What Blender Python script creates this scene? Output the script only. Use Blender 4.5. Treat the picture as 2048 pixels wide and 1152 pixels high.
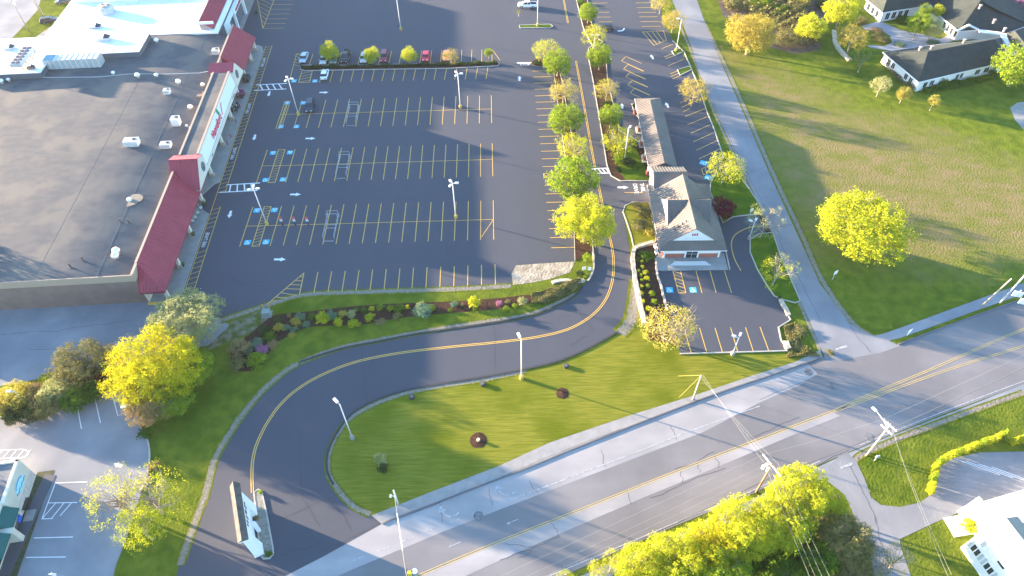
import bpy, math, random
import numpy as np
from mathutils import Vector, Matrix
from mathutils.geometry import tessellate_polygon
R = math.radians
random.seed(7); rng = np.random.default_rng(7)
for o in list(bpy.data.objects): bpy.data.objects.remove(o)
SC = bpy.context.scene; COL = SC.collection
# ---------------- camera ----------------
F_PX, PITCH, ROLL, CAMH = 1380.0, R(48.5), R(-1.1), 100.0
right = Vector((1, 0, 0)); fwd = Vector((0, math.cos(PITCH), -math.sin(PITCH))); up = right.cross(fwd)
B = Matrix((right, up, -fwd)).transposed() @ Matrix.Rotation(ROLL, 3, 'Z')
cd = bpy.data.cameras.new('camera'); cam = bpy.data.objects.new('camera', cd); COL.objects.link(cam)
cam.matrix_world = Matrix.Translation((0, 0, CAMH)) @ B.to_4x4()
cd.sensor_width = 36; cd.lens = F_PX / 2048 * 36; cd.clip_end = 4000; cd.clip_start = 1
SC.camera = cam
# ---------------- light ----------------
SUN_AZ, SUN_EL = 158.0, 7.3        # where the sun stands, degrees from +x
w = bpy.data.worlds.new('World'); SC.world = w; w.use_nodes = True
nt = w.node_tree; bg = nt.nodes['Background']
sky = nt.nodes.new('ShaderNodeTexSky'); sky.sky_type = 'NISHITA'; sky.sun_disc = False
sky.sun_elevation = R(SUN_EL); sky.sun_rotation = R(90 - SUN_AZ); sky.air_density = 1.0; sky.dust_density = 0.3; sky.ozone_density = 2.7
nt.links.new(sky.outputs[0], bg.inputs[0]); bg.inputs[1].default_value = 0.125
sl = bpy.data.lights.new('sun', 'SUN'); sl.energy = 5.0; sl.angle = R(0.55); sl.color = (1.0, 0.75, 0.50)
so = bpy.data.objects.new('sun', sl); COL.objects.link(so)
sd = Vector((math.cos(R(SUN_AZ)) * math.cos(R(SUN_EL)), math.sin(R(SUN_AZ)) * math.cos(R(SUN_EL)), math.sin(R(SUN_EL))))
so.rotation_euler = sd.to_track_quat('Z', 'Y').to_euler(); so.location = sd * 300
SC.view_settings.view_transform = 'Standard'; SC.view_settings.look = 'None'; SC.view_settings.gamma = 1
SC.view_settings.exposure = 3.18
SC.render.engine = 'CYCLES'

# ---------------- helpers ----------------
def G(u, v, z=0.0):
    """the point of the place at height z that the survey pixel (u, v) of the 2048x1152 photo shows"""
    d = B @ Vector(((u - 1024) / F_PX, -(v - 576) / F_PX, -1))
    t = (CAMH - z) / -d.z
    return Vector((d.x * t, d.y * t, z))
def cat(pts, n=6, closed=False):
    P = [Vector(p) for p in pts]; out = []; N = len(P)
    rngk = range(N) if closed else range(N - 1)
    for i in rngk:
        if closed: a, b, c, d = P[i - 1], P[i], P[(i + 1) % N], P[(i + 2) % N]
        else: a, b, c, d = P[max(i - 1, 0)], P[i], P[i + 1], P[min(i + 2, N - 1)]
        for k in range(n):
            t = k / n
            out.append(0.5 * ((2 * b) + (c - a) * t + (2 * a - 5 * b + 4 * c - d) * t * t + (3 * b - a - 3 * c + d) * t ** 3))
    if not closed: out.append(P[-1])
    return out
def GL(pts, z=0.0): return [G(p[0], p[1], z) for p in pts]
MATS = {}
def rgb(c): return (c[0], c[1], c[2], 1)
def M(name, c1, c2=None, scale=1.0, rough=0.85, bump=0.0, bscale=None, metal=0.0, c3=None, scale3=0.05, stretch=None, detail=5, spec=0.25, lo=.35, hi=.65, lo3=.4, hi3=.62, rotz=0, emit=None):
    if name in MATS: return MATS[name]
    m = bpy.data.materials.new(name); m.use_nodes = True; n = m.node_tree; p = n.nodes['Principled BSDF']
    p.inputs['Base Color'].default_value = rgb(c1); p.inputs['Roughness'].default_value = rough
    p.inputs['Metallic'].default_value = metal; p.inputs['Specular IOR Level'].default_value = spec
    geo = n.nodes.new('ShaderNodeNewGeometry'); mp = n.nodes.new('ShaderNodeMapping')
    n.links.new(geo.outputs['Position'], mp.inputs[0])
    mp.inputs['Rotation'].default_value = (0, 0, rotz)
    if stretch: mp.inputs['Scale'].default_value = stretch
    def noise(s, d=detail, vec=mp):
        t = n.nodes.new('ShaderNodeTexNoise'); t.inputs['Scale'].default_value = s; t.inputs['Detail'].default_value = d
        n.links.new(vec.outputs[0], t.inputs['Vector']); return t
    def ramp(src, a, b):
        r = n.nodes.new('ShaderNodeMapRange'); r.inputs[1].default_value = a; r.inputs[2].default_value = b
        n.links.new(src, r.inputs[0]); return r.outputs[0]
    def mix(f, a, b):
        x = n.nodes.new('ShaderNodeMix'); x.data_type = 'RGBA'; n.links.new(f, x.inputs[0])
        for s, v in ((6, a), (7, b)):
            if isinstance(v, tuple): x.inputs[s].default_value = rgb(v)
            else: n.links.new(v, x.inputs[s])
        return x.outputs[2]
    last = c1
    if c2 is not None: last = mix(ramp(noise(scale).outputs[0], lo, hi), c1, c2)
    if c3 is not None:
        g2 = n.nodes.new('ShaderNodeMapping'); n.links.new(geo.outputs['Position'], g2.inputs[0])
        last = mix(ramp(noise(scale3, 6, g2).outputs[0], lo3, hi3), last, c3)
    if not isinstance(last, tuple): n.links.new(last, p.inputs['Base Color'])
    if bump:
        b = n.nodes.new('ShaderNodeBump'); b.inputs['Strength'].default_value = bump; b.inputs['Distance'].default_value = 0.12
        n.links.new(noise(bscale or scale * 3, 6).outputs[0], b.inputs['Height']); n.links.new(b.outputs[0], p.inputs['Normal'])
    if emit: p.inputs['Emission Color'].default_value = rgb(emit); p.inputs['Emission Strength'].default_value = 1
    MATS[name] = m; return m
def leafmat(name, c, c2, trans=0.4):
    if name in MATS: return MATS[name]
    m = bpy.data.materials.new(name); m.use_nodes = True; n = m.node_tree
    for x in list(n.nodes):
        if x.type == 'BSDF_PRINCIPLED': n.nodes.remove(x)
    out = [x for x in n.nodes if x.type == 'OUTPUT_MATERIAL'][0]
    d = n.nodes.new('ShaderNodeBsdfDiffuse'); t = n.nodes.new('ShaderNodeBsdfTranslucent'); mx = n.nodes.new('ShaderNodeMixShader')
    geo = n.nodes.new('ShaderNodeNewGeometry'); ns = n.nodes.new('ShaderNodeTexNoise'); ns.inputs['Scale'].default_value = .55; ns.inputs['Detail'].default_value = 3
    n.links.new(geo.outputs['Position'], ns.inputs['Vector'])
    oi = n.nodes.new('ShaderNodeObjectInfo')
    ad = n.nodes.new('ShaderNodeMath'); ad.operation = 'MULTIPLY_ADD'; ad.inputs[1].default_value = 1.9; ad.inputs[2].default_value = -.45
    n.links.new(ns.outputs[0], ad.inputs[0])
    rp = n.nodes.new('ShaderNodeMath'); rp.operation = 'MULTIPLY_ADD'; rp.inputs[1].default_value = 0.5; rp.inputs[2].default_value = -.25
    n.links.new(geo.outputs['Random Per Island'], rp.inputs[0])
    sm = n.nodes.new('ShaderNodeMath'); sm.operation = 'ADD'; sm.use_clamp = True
    n.links.new(ad.outputs[0], sm.inputs[0]); n.links.new(rp.outputs[0], sm.inputs[1])
    x = n.nodes.new('ShaderNodeMix'); x.data_type = 'RGBA'; n.links.new(sm.outputs[0], x.inputs[0])
    x.inputs[6].default_value = rgb(c); x.inputs[7].default_value = rgb(c2)
    n.links.new(x.outputs[2], d.inputs[0]); n.links.new(x.outputs[2], t.inputs[0])
    mx.inputs[0].default_value = trans
    n.links.new(d.outputs[0], mx.inputs[1]); n.links.new(t.outputs[0], mx.inputs[2]); n.links.new(mx.outputs[0], out.inputs[0])
    MATS[name] = m; return m

XF = {}
def tag(o, label, cat_, group=None, kind=None):
    if label: o['label'] = label
    if cat_: o['category'] = cat_
    if group: o['group'] = group
    if kind: o['kind'] = kind
    return o
def thing(name, label, cat_, loc=(0, 0, 0), rot=0.0, group=None, kind=None):
    o = bpy.data.objects.new(name, None); COL.objects.link(o); o.empty_display_size = .3
    o.location = loc; o.rotation_euler = (0, 0, rot)
    XF[o.name] = Matrix.Translation(loc) @ Matrix.Rotation(rot, 4, 'Z')
    return tag(o, label, cat_, group, kind)
class MB:
    def __init__(s): s.v = []; s.f = []
    def add(s, vs, fs):
        b = len(s.v); s.v += [tuple(v) for v in vs]; s.f += [tuple(b + i for i in f) for f in fs]; return s
    def poly(s, pts): return s.add(pts, [tuple(range(len(pts)))])
    def box(s, x0, x1, y0, y1, z0, z1):
        return s.add([(x, y, z) for z in (z0, z1) for y in (y0, y1) for x in (x0, x1)],
                     [(0, 2, 3, 1), (4, 5, 7, 6), (0, 1, 5, 4), (2, 6, 7, 3), (0, 4, 6, 2), (1, 3, 7, 5)])
    def obox(s, c, ax, sx, sy, z0, z1):
        c = Vector((c[0], c[1])); a = Vector((math.cos(ax), math.sin(ax))); b = Vector((-a.y, a.x))
        P = [c + a * i * sx / 2 + b * j * sy / 2 for i, j in ((-1, -1), (1, -1), (1, 1), (-1, 1))]
        return s.prism(P, z0, z1)
    def prism(s, pts, z0, z1):
        n = len(pts)
        ar = sum(pts[i][0] * pts[(i + 1) % n][1] - pts[(i + 1) % n][0] * pts[i][1] for i in range(n))
        if ar < 0: pts = list(reversed(list(pts)))
        vs = [(p[0], p[1], z0) for p in pts] + [(p[0], p[1], z1) for p in pts]
        fs = [tuple(range(n, 2 * n)), tuple(reversed(range(n)))] + [(i, (i + 1) % n, n + (i + 1) % n, n + i) for i in range(n)]
        return s.add(vs, fs)
    def beam(s, p, q, w_, h=None):
        """a rectangular bar from p to q"""
        p = Vector(p); q = Vector(q); d = (q - p).normalized(); h = h or w_
        a = d.cross(Vector((0, 0, 1)));
        if a.length < 1e-3: a = Vector((1, 0, 0))
        a.normalize(); b = a.cross(d)
        vs = [e + a * i * w_ / 2 + b * j * h / 2 for e in (p, q) for i, j in ((-1, -1), (1, -1), (1, 1), (-1, 1))]
        return s.add(vs, [(0, 1, 2, 3), (7, 6, 5, 4), (0, 4, 5, 1), (1, 5, 6, 2), (2, 6, 7, 3), (3, 7, 4, 0)])
    def tube(s, pts, r, n=6, r1=None, cap=True):
        P = [Vector(p) for p in pts]; r1 = r if r1 is None else r1; b = len(s.v); m = len(P)
        for i, p in enumerate(P):
            d = (P[min(i + 1, m - 1)] - P[max(i - 1, 0)]).normalized()
            a = d.cross(Vector((0, 0, 1))) if abs(d.z) < .99 else Vector((1, 0, 0)); a.normalize(); c = a.cross(d)
            rr = r + (r1 - r) * i / max(m - 1, 1)
            for k in range(n):
                t = 2 * math.pi * k / n; s.v.append(tuple(p + (a * math.cos(t) + c * math.sin(t)) * rr))
        for i in range(m - 1):
            for k in range(n):
                s.f.append((b + i * n + k, b + (i + 1) * n + k, b + (i + 1) * n + (k + 1) % n, b + i * n + (k + 1) % n))
        if cap:
            s.f.append(tuple(b + k for k in range(n))); s.f.append(tuple(b + (m - 1) * n + k for k in reversed(range(n))))
        return s
    def lathe(s, c, prof, n=12):
        b = len(s.v); m = len(prof)
        for r, z in prof:
            for k in range(n):
                t = 2 * math.pi * k / n; s.v.append((c[0] + r * math.cos(t), c[1] + r * math.sin(t), c[2] + z))
        for i in range(m - 1):
            for k in range(n):
                s.f.append((b + i * n + k, b + i * n + (k + 1) % n, b + (i + 1) * n + (k + 1) % n, b + (i + 1) * n + k))
        s.f.append(tuple(b + k for k in reversed(range(n)))); s.f.append(tuple(b + (m - 1) * n + k for k in range(n)))
        return s
    def ribbon(s, pts, w_, z=None):
        P = [Vector((p[0], p[1], p[2] if z is None else z)) for p in pts]; m = len(P); b = len(s.v)
        for i, p in enumerate(P):
            d = (P[min(i + 1, m - 1)] - P[max(i - 1, 0)]); d.z = 0; d.normalize(); a = Vector((-d.y, d.x, 0)) * w_ / 2
            s.v += [tuple(p + a), tuple(p - a)]
        for i in range(m - 1): s.f.append((b + 2 * i, b + 2 * i + 1, b + 2 * i + 3, b + 2 * i + 2))
        return s
    def kerb(s, pts, w_=.18, z0=0, z1=.14, closed=False):
        P = [Vector((p[0], p[1], 0)) for p in pts]; m = len(P); b = len(s.v)
        for i, p in enumerate(P):
            A = P[i - 1] if closed or i > 0 else P[i]; C_ = P[(i + 1) % m] if closed or i < m - 1 else P[i]
            d = (C_ - A).normalized(); a = Vector((-d.y, d.x, 0)) * w_ / 2
            for q in (p + a, p - a): s.v += [(q.x, q.y, z0), (q.x, q.y, z1)]
        for i in range(m if closed else m - 1):
            j = b + 4 * i; k = b + 4 * ((i + 1) % m)
            s.f += [(j + 1, j + 3, k + 3, k + 1), (j, j + 1, k + 1, k), (j + 3, j + 2, k + 2, k + 3)]
        if not closed:
            s.f += [(b, b + 2, b + 3, b + 1), (b + 4 * (m - 1), b + 4 * (m - 1) + 1, b + 4 * (m - 1) + 3, b + 4 * (m - 1) + 2)]
        return s
    def ribs(s, poly, e, spacing, w_=.05, h=.06):
        """standing seams on a flat roof face; e = direction along the eave"""
        P = [Vector(p) for p in poly]; e = Vector(e).normalized()
        nrm = (P[1] - P[0]).cross(P[2] - P[0]).normalized()
        if nrm.z < 0: nrm = -nrm
        d = nrm.cross(e).normalized(); o = P[0]
        q = [((p - o).dot(e), (p - o).dot(d)) for p in P]; a0 = min(x for x, _ in q); a1 = max(x for x, _ in q)
        k = a0 + spacing / 2
        while k < a1:
            ts = []
            for i in range(len(q)):
                (x0, y0), (x1, y1) = q[i], q[(i + 1) % len(q)]
                if (x0 - k) * (x1 - k) < 0: ts.append(y0 + (y1 - y0) * (k - x0) / (x1 - x0))
            ts.sort()
            for j in range(0, len(ts) - 1, 2):
                A = o + e * k + d * ts[j]; C_ = o + e * k + d * ts[j + 1]
                vs = [A - e * w_ / 2, A + e * w_ / 2, C_ + e * w_ / 2, C_ - e * w_ / 2]
                vs = vs + [v + nrm * h for v in vs]
                s.add(vs, [(4, 5, 6, 7), (0, 1, 5, 4), (1, 2, 6, 5), (2, 3, 7, 6), (3, 0, 4, 7)])
            k += spacing
        return s
    def build(s, name, mat, parent=None, world=False, smooth=False, label=None):
        v = s.v
        if world and parent is not None:
            inv = XF[parent.name].inverted(); v = [tuple(inv @ Vector(p)) for p in v]
        me = bpy.data.meshes.new(name); me.from_pydata(v, [], s.f); me.materials.append(mat)
        if smooth:
            me.polygons.foreach_set('use_smooth', [True] * len(me.polygons))
        me.update()
        o = bpy.data.objects.new(name, me); COL.objects.link(o)
        if parent is not None:
            o.parent = parent; XF[o.name] = XF.get(parent.name, Matrix())
        if label: o['label'] = label
        return o
    def thing(s, name, mat, label, cat_, group=None, kind=None, smooth=False, loc=None):
        if loc is not None: s.v = [(a - loc[0], b - loc[1], c - loc[2]) for a, b, c in s.v]
        o = s.build(name, mat, smooth=smooth)
        if loc is not None: o.location = loc
        return tag(o, label, cat_, group, kind)
def dup(root, loc, rot=0, label=None, group=None, scale=None):
    r = root.copy(); COL.objects.link(r); r.location = loc; r.rotation_euler = (0, 0, rot)
    if scale: r.scale = scale
    if label: r['label'] = label
    if group: r['group'] = group
    for ch in list(root.children):
        c = ch.copy(); COL.objects.link(c); c.parent = r
        for g in list(ch.children):
            d = g.copy(); COL.objects.link(d); d.parent = c
    return r
def text_mesh(txt, size):
    cu = bpy.data.curves.new('t', 'FONT'); cu.body = txt; cu.size = size; cu.align_x = 'CENTER'; cu.align_y = 'CENTER'
    ob = bpy.data.objects.new('t', cu); COL.objects.link(ob)
    dg = bpy.context.evaluated_depsgraph_get(); me = bpy.data.meshes.new_from_object(ob.evaluated_get(dg))
    v = [tuple(x.co) for x in me.vertices]; f = [tuple(p.vertices) for p in me.polygons]
    bpy.data.objects.remove(ob); bpy.data.meshes.remove(me); return v, f
def put_text(mb, txt, size, origin, ex, ey, sx=1.0, lift=0.0, thick=0.0):
    v, f = text_mesh(txt, size); o = Vector(origin); ex = Vector(ex); ey = Vector(ey); nz = ex.cross(ey).normalized()
    top = [o + ex * a * sx + ey * b + nz * (lift + thick) for a, b, c in v]; mb.add(top, f)
    if thick: mb.add([p - nz * thick for p in top], [tuple(reversed(q)) for q in f])
    return mb
def arrow(mb, c, d, L=2.6, z=.03):
    """flat painted arrow centred at c pointing along d"""
    c = Vector((c[0], c[1], z)); d = Vector((d[0], d[1], 0)).normalized(); a = Vector((-d.y, d.x, 0))
    t = c + d * L / 2; n = t - d * L * .45; b = c - d * L / 2
    mb.add([t, n + a * L * .24, n - a * L * .24], [(0, 1, 2)]); mb.add([n + a * .26, b + a * .26, b - a * .26, n - a * .26], [(0, 1, 2, 3)])
S = dict(kind='structure')
# ---------------- surface materials ----------------
LAWN = M('lawn', (.078, .112, .012), (.138, .165, .018), scale=.45, rough=.95, bump=.9, bscale=2.4, c3=(.055, .095, .005), scale3=.10, lo3=.5, hi3=.75, spec=.02, detail=9)
MOWN = M('mown_lawn', (.135, .148, .016), (.215, .205, .028), scale=1.1, rough=.95, bump=.8, bscale=2.4, c3=(.105, .128, .008), scale3=.10, lo3=.45, hi3=.66, stretch=(.22, 2.4, 1), rotz=R(-20), detail=10, spec=.02)
FIELD = M('meadow', (.105, .125, .020), (.165, .145, .045), scale=.8, rough=.95, bump=.5, bscale=3.5, c3=(.19, .135, .065), scale3=.045, stretch=(.25, 1.3, 1), rotz=R(15), lo3=.50, hi3=.66, detail=8, spec=.02)
RICH = M('rich_grass', (.045, .095, .008), (.09, .14, .010), scale=.5, rough=.95, bump=.4, bscale=4, spec=.02)
FRESH = M('fresh_asphalt', (.058, .064, .080), (.070, .075, .092), scale=.10, rough=.8, bump=.05, bscale=9, c3=(.064, .069, .086), scale3=.5, stretch=(1, .15, 1), lo=.3, hi=.7)
FRESH2 = M('drive_asphalt', (.050, .051, .057), (.066, .065, .072), scale=.16, rough=.8, bump=.1, bscale=8, c3=(.075, .073, .078), scale3=.07)
OLD = M('old_asphalt', (.22, .23, .25), (.27, .275, .29), scale=.25, rough=.9, bump=.15, bscale=6, c3=(.18, .19, .21), scale3=.09)
ROADM = M('road_asphalt', (.185, .175, .178), (.22, .208, .21), scale=.18, rough=.85, bump=.1, bscale=8, c3=(.155, .148, .152), scale3=.08, stretch=(.12, 1.4, 1), rotz=R(-24))
WORN = M('worn_lane', (.30, .28, .28), (.36, .34, .335), scale=.3, rough=.85, bump=.08, bscale=7, stretch=(.15, 1.2, 1), rotz=R(-24), c3=(.26, .25, .25), scale3=.12)
SIDE = M('side_road_asphalt', (.21, .215, .23), (.26, .26, .27), scale=.22, rough=.9, bump=.15, bscale=7, c3=(.18, .185, .2), scale3=.1, stretch=(1, .2, 1), rotz=R(-25))
CONC = M('concrete', (.25, .24, .23), (.31, .295, .28), scale=.7, rough=.9, bump=.15, bscale=4, detail=8)
KERBM = M('kerb_concrete', (.36, .34, .30), (.44, .41, .36), scale=1.5, rough=.9)
BLKKERB = M('asphalt_kerb', (.045, .046, .05), rough=.8)
GRAV = M('gravel', (.16, .155, .10), (.22, .20, .15), scale=.9, rough=.95, bump=.5, bscale=6, c3=(.085, .105, .02), scale3=.6, lo3=.42, hi3=.58, spec=.02)
DIRT = M('dirt', (.34, .28, .21), (.46, .40, .31), scale=.9, rough=.95, bump=1.2, bscale=2.2, c3=(.25, .21, .15), scale3=.4, spec=.02)
MULCH = M('mulch', (.040, .024, .017), (.075, .042, .030), scale=2.2, rough=.95, bump=.9, bscale=6, spec=.02)
YEL = M('yellow_paint', (.74, .45, .08), (.58, .38, .10), scale=3, rough=.6)
WHT = M('white_paint', (.78, .78, .76), (.68, .68, .68), scale=2, rough=.6)
OLDW = M('worn_white_paint', (.46, .45, .45), (.26, .25, .255), scale=2.2, rough=.7)
OLDY = M('worn_yellow_paint', (.58, .40, .12), (.42, .33, .17), scale=1.2, rough=.7)
BLUE = M('blue_paint', (.03, .42, .62), rough=.6)
CRACK = M('crack_tar', (.035, .035, .038), rough=.7)
def blendmat(name, ca, cb, cc, cd, ns=.5, amp=.9, thr=(.35, .65)):
    """grass (ca, cb) turning raggedly into another ground (cc, cd) where the attribute 'mix' rises"""
    m = M(name, ca, cb, scale=.5, rough=.95, bump=.9, bscale=2.4, spec=.02, detail=9); n = m.node_tree; p = n.nodes['Principled BSDF']
    base = p.inputs['Base Color'].links[0].from_socket
    at = n.nodes.new('ShaderNodeAttribute'); at.attribute_name = 'mix'; geo = n.nodes.new('ShaderNodeNewGeometry')
    nz = n.nodes.new('ShaderNodeTexNoise'); nz.inputs['Scale'].default_value = ns; nz.inputs['Detail'].default_value = 9; nz.inputs['Roughness'].default_value = .65; n.links.new(geo.outputs['Position'], nz.inputs['Vector'])
    ma = n.nodes.new('ShaderNodeMath'); ma.operation = 'MULTIPLY_ADD'; ma.inputs[1].default_value = amp; ma.inputs[2].default_value = -amp / 2; n.links.new(nz.outputs[0], ma.inputs[0])
    ad = n.nodes.new('ShaderNodeMath'); ad.operation = 'ADD'; n.links.new(ma.outputs[0], ad.inputs[0]); n.links.new(at.outputs['Fac'], ad.inputs[1])
    mr = n.nodes.new('ShaderNodeMapRange'); mr.inputs[1].default_value = thr[0]; mr.inputs[2].default_value = thr[1]; n.links.new(ad.outputs[0], mr.inputs[0])
    n2 = n.nodes.new('ShaderNodeTexNoise'); n2.inputs['Scale'].default_value = ns * 1.7; n2.inputs['Detail'].default_value = 12; n2.inputs['Roughness'].default_value = .68; mp = n.nodes.new('ShaderNodeMapping'); mp.inputs['Scale'].default_value = (.7, 1.1, 1); mp.inputs['Rotation'].default_value = (0, 0, R(15)); n.links.new(geo.outputs['Position'], mp.inputs[0]); n.links.new(mp.outputs[0], n2.inputs['Vector'])
    r2 = n.nodes.new('ShaderNodeMapRange'); r2.inputs[1].default_value = .38; r2.inputs[2].default_value = .62; n.links.new(n2.outputs[0], r2.inputs[0])
    def mx(f, a, b):
        x = n.nodes.new('ShaderNodeMix'); x.data_type = 'RGBA'; n.links.new(f, x.inputs[0])
        for s_, v in ((6, a), (7, b)):
            if isinstance(v, tuple): x.inputs[s_].default_value = rgb(v)
            else: n.links.new(v, x.inputs[s_])
        return x.outputs[2]
    n.links.new(mx(mr.outputs[0], base, mx(r2.outputs[0], cc, cd)), p.inputs['Base Color']); return m
def setmix(o, vals):
    a = o.data.attributes.new('mix', 'FLOAT', 'POINT'); a.data.foreach_set('value', vals); return o
def sheet(name, pts, mat, z, label, cat_, smooth=0, closed=True, px=True):
    P = GL(pts) if px else [Vector(p) for p in pts]
    if smooth: P = cat(P, smooth, True)
    P = [Vector((p.x, p.y, z)) for p in P]
    tr = tessellate_polygon([P])
    mb = MB(); fs = []
    for t in tr:
        a, b, c = (P[i] for i in t)
        fs.append(t if (b - a).cross(c - a).z > 0 else tuple(reversed(t)))
    mb.add(P, fs)
    return mb.thing(name, mat, label, cat_, kind='structure')
g = MB(); g.poly([(-900, -500, 0), (900, -500, 0), (900, 1500, 0), (-900, 1500, 0)])
g.thing('ground', LAWN, 'green lawn and open ground between the roads and lots', 'grass', **S)
# the meadow east of the side road
MEADOW = blendmat('meadow_blend', (.085, .122, .012), (.145, .175, .018), (.15, .155, .034), (.225, .172, .078), ns=.16, amp=1.0, thr=(.2, .8))
mp_ = GL([(1440, 90), (1480, 125), (1560, 150), (1700, 225), (1880, 275), (2060, 350), (2300, 420), (2400, 560), (2048, 520), (1900, 530), (1800, 520), (1660, 500), (1600, 430), (1552, 330), (1507, 220), (1462, 135)])
def edge_dist(x, y, P):
    best = 1e9; c = False
    for i in range(len(P)):
        a, b = P[i - 1], P[i]; dx, dy = b.x - a.x, b.y - a.y; t = max(0, min(1, ((x - a.x) * dx + (y - a.y) * dy) / (dx * dx + dy * dy + 1e-9)))
        best = min(best, math.hypot(a.x + dx * t - x, a.y + dy * t - y))
        if (a.y > y) != (b.y > y) and x < (b.x - a.x) * (y - a.y) / (b.y - a.y) + a.x: c = not c
    return best if c else -best
outer = GL([(1425, 60), (1452, 100), (1500, 95), (1580, 112), (1640, 110), (1700, 150), (1800, 200), (1900, 215), (2010, 215), (2300, 260), (2500, 560), (2048, 560), (1860, 634), (1800, 656), (1766, 668), (1702, 648), (1642, 568), (1602, 480), (1545, 345), (1512, 280), (1482, 210), (1442, 120)])
b_ = MB(); nx, ny = 90, 90; ox = [p.x for p in outer]; oy = [p.y for p in outer]; idx = {}; vals = []
for iy in range(ny + 1):
    for ix in range(nx + 1):
        x = min(ox) + (max(ox) - min(ox)) * ix / nx; y = min(oy) + (max(oy) - min(oy)) * iy / ny
        if edge_dist(x, y, outer) > 0: idx[(ix, iy)] = len(b_.v); b_.v.append((x, y, .004)); vals.append(max(0, min(1, .5 + edge_dist(x, y, mp_) / 26)))
for (ix, iy), k in idx.items():
    q = [(ix, iy), (ix + 1, iy), (ix + 1, iy + 1), (ix, iy + 1)]
    if all(t in idx for t in q): b_.f.append(tuple(idx[t] for t in q))
setmix(b_.thing('meadow', MEADOW, 'dry green and tan meadow right of the side road', 'meadow', **S), vals)
sheet('lawn', [(1120, 728), (1230, 672), (1262, 640), (1320, 700), (1560, 712), (1640, 690), (1644, 712), (1590, 732), (1500, 763), (1400, 797), (1250, 843), (1100, 893), (1000, 938), (870, 988), (745, 1032), (700, 1010), (665, 972), (652, 940), (655, 900), (682, 850), (722, 817), (792, 788), (872, 771), (962, 757), (1052, 740)], MOWN, .006, 'sunlit mown lawn between the curved driveway and the main road', 'lawn')
# fresh parking lot + driveway
LOT = [(290, 600), (440, 638), (530, 608), (606, 586), (700, 581), (830, 577), (940, 573), (1022, 568), (1026, 548), (1035, 530), (1080, 527), (1150, 522), (1186, 500), (1188, 530), (1180, 553), (1168, 570), (1150, 590), (1110, 612), (1050, 633), (960, 648), (850, 664), (760, 681), (680, 697), (620, 716), (575, 742), (530, 780), (488, 830), (455, 880), (430, 925), (412, 990), (385, 1060), (365, 1110), (350, 1160), (330, 1240), (480, 1230), (560, 1158), (650, 1112), (700, 1088), (765, 1048), (735, 1026), (700, 1008), (665, 970), (652, 940), (655, 900), (682, 850), (722, 817), (792, 788), (872, 771), (962, 757), (1052, 740), (1120, 723), (1180, 697), (1230, 667), (1255, 640), (1262, 610), (1262, 570), (1262, 520), (1255, 470), (1245, 425), (1250, 412), (1262, 405), (1330, 403),
       (1330, 360), (1420, 362), (1442, 330), (1440, 303), (1430, 265), (1410, 218), (1395, 170), (1375, 125), (1345, 80), (1330, 50), (1305, -40), (1290, -110), (400, -110), (440, 60), (440, 200), (380, 380)]
sheet('parking_lot', LOT, FRESH, .012, 'fresh dark asphalt parking lot with its curving driveway', 'parking lot')
sheet('bank_lot', [(1312, 545), (1305, 480), (1330, 403), (1330, 355), (1418, 362), (1430, 400), (1442, 440), (1450, 447), (1458, 440), (1466, 436), (1478, 433), (1500, 431), (1548, 428), (1560, 462), (1520, 466), (1499, 478), (1497, 500), (1512, 540), (1530, 572), (1545, 592), (1560, 599), (1570, 620), (1581, 640), (1557, 655), (1562, 680), (1575, 702), (1360, 708), (1345, 640), (1325, 590)], FRESH, .016, 'small dark asphalt parking lot in front of the brick bank', 'parking lot')
sheet('rear_lot', [(-160, 620), (300, 603), (440, 638), (462, 652), (420, 690), (300, 715), (200, 736), (0, 772), (-160, 800)], OLD, .008, 'old grey asphalt yard along the south wall of the supermarket', 'yard')
sheet('side_lot', [(-300, 900), (0, 838), (80, 815), (160, 790), (230, 768), (262, 810), (284, 850), (298, 885), (299, 930), (290, 965), (276, 1005), (262, 1050), (248, 1090), (232, 1130), (215, 1200), (-300, 1260)], OLD, .010, 'old pale grey parking lot in the lower left corner', 'parking lot')
sheet('back_street', [(-200, 200), (0, 100), (40, 60), (75, 20), (100, -60), (-300, -60)], OLD, .010, 'grey back street in the far left corner', 'road')
sheet('service_lane', [(70, 75), (120, 40), (160, -40), (240, -40), (200, 40), (110, 120), (60, 130)], M('lane_gravel', (.24, .22, .22), (.30, .28, .27), scale=.4, rough=.95), .012, 'gravelly service lane behind the supermarket', 'lane')
# main road
RU = [(-60, 1420), (300, 1262), (560, 1157), (650, 1111), (765, 1047), (790, 1037), (870, 1007), (960, 972), (1050, 938), (1130, 905), (1200, 877), (1300, 838), (1440, 785), (1560, 745), (1640, 715), (1794, 691), (1900, 650), (2048, 598), (2300, 510)]
RL = [(2400, 640), (2048, 768), (1900, 823), (1760, 878), (1680, 912), (1500, 990), (1350, 1052), (1130, 1150), (900, 1260), (600, 1420)]
sheet('main_road', RU + RL, ROADM, .020, 'main road running diagonally across the lower right', 'road')
sheet('turn_lane', [(560, 1158), (650, 1112), (765, 1048), (790, 1039), (870, 1009), (960, 974), (1050, 940), (1130, 907), (1200, 879), (1300, 840), (1440, 787), (1560, 747), (1615, 727), (1635, 748), (1600, 770), (1520, 805), (1405, 865), (1300, 905), (1200, 943), (1000, 1019), (880, 1066), (700, 1141), (560, 1205), (400, 1280), (300, 1262)], WORN, .024, 'pale worn turn lane along the upper edge of the main road', 'road lane')
sheet('median_strip', [(850, 1148), (1000, 1084), (1100, 1045), (1300, 964), (1450, 906), (1560, 864), (1665, 824), (1680, 832), (1560, 881), (1450, 928), (1300, 990), (1130, 1063), (1000, 1121), (800, 1212), (700, 1260), (700, 1215)], WORN, .026, 'pale strip of old paving along the middle of the main road', 'road strip')
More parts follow.
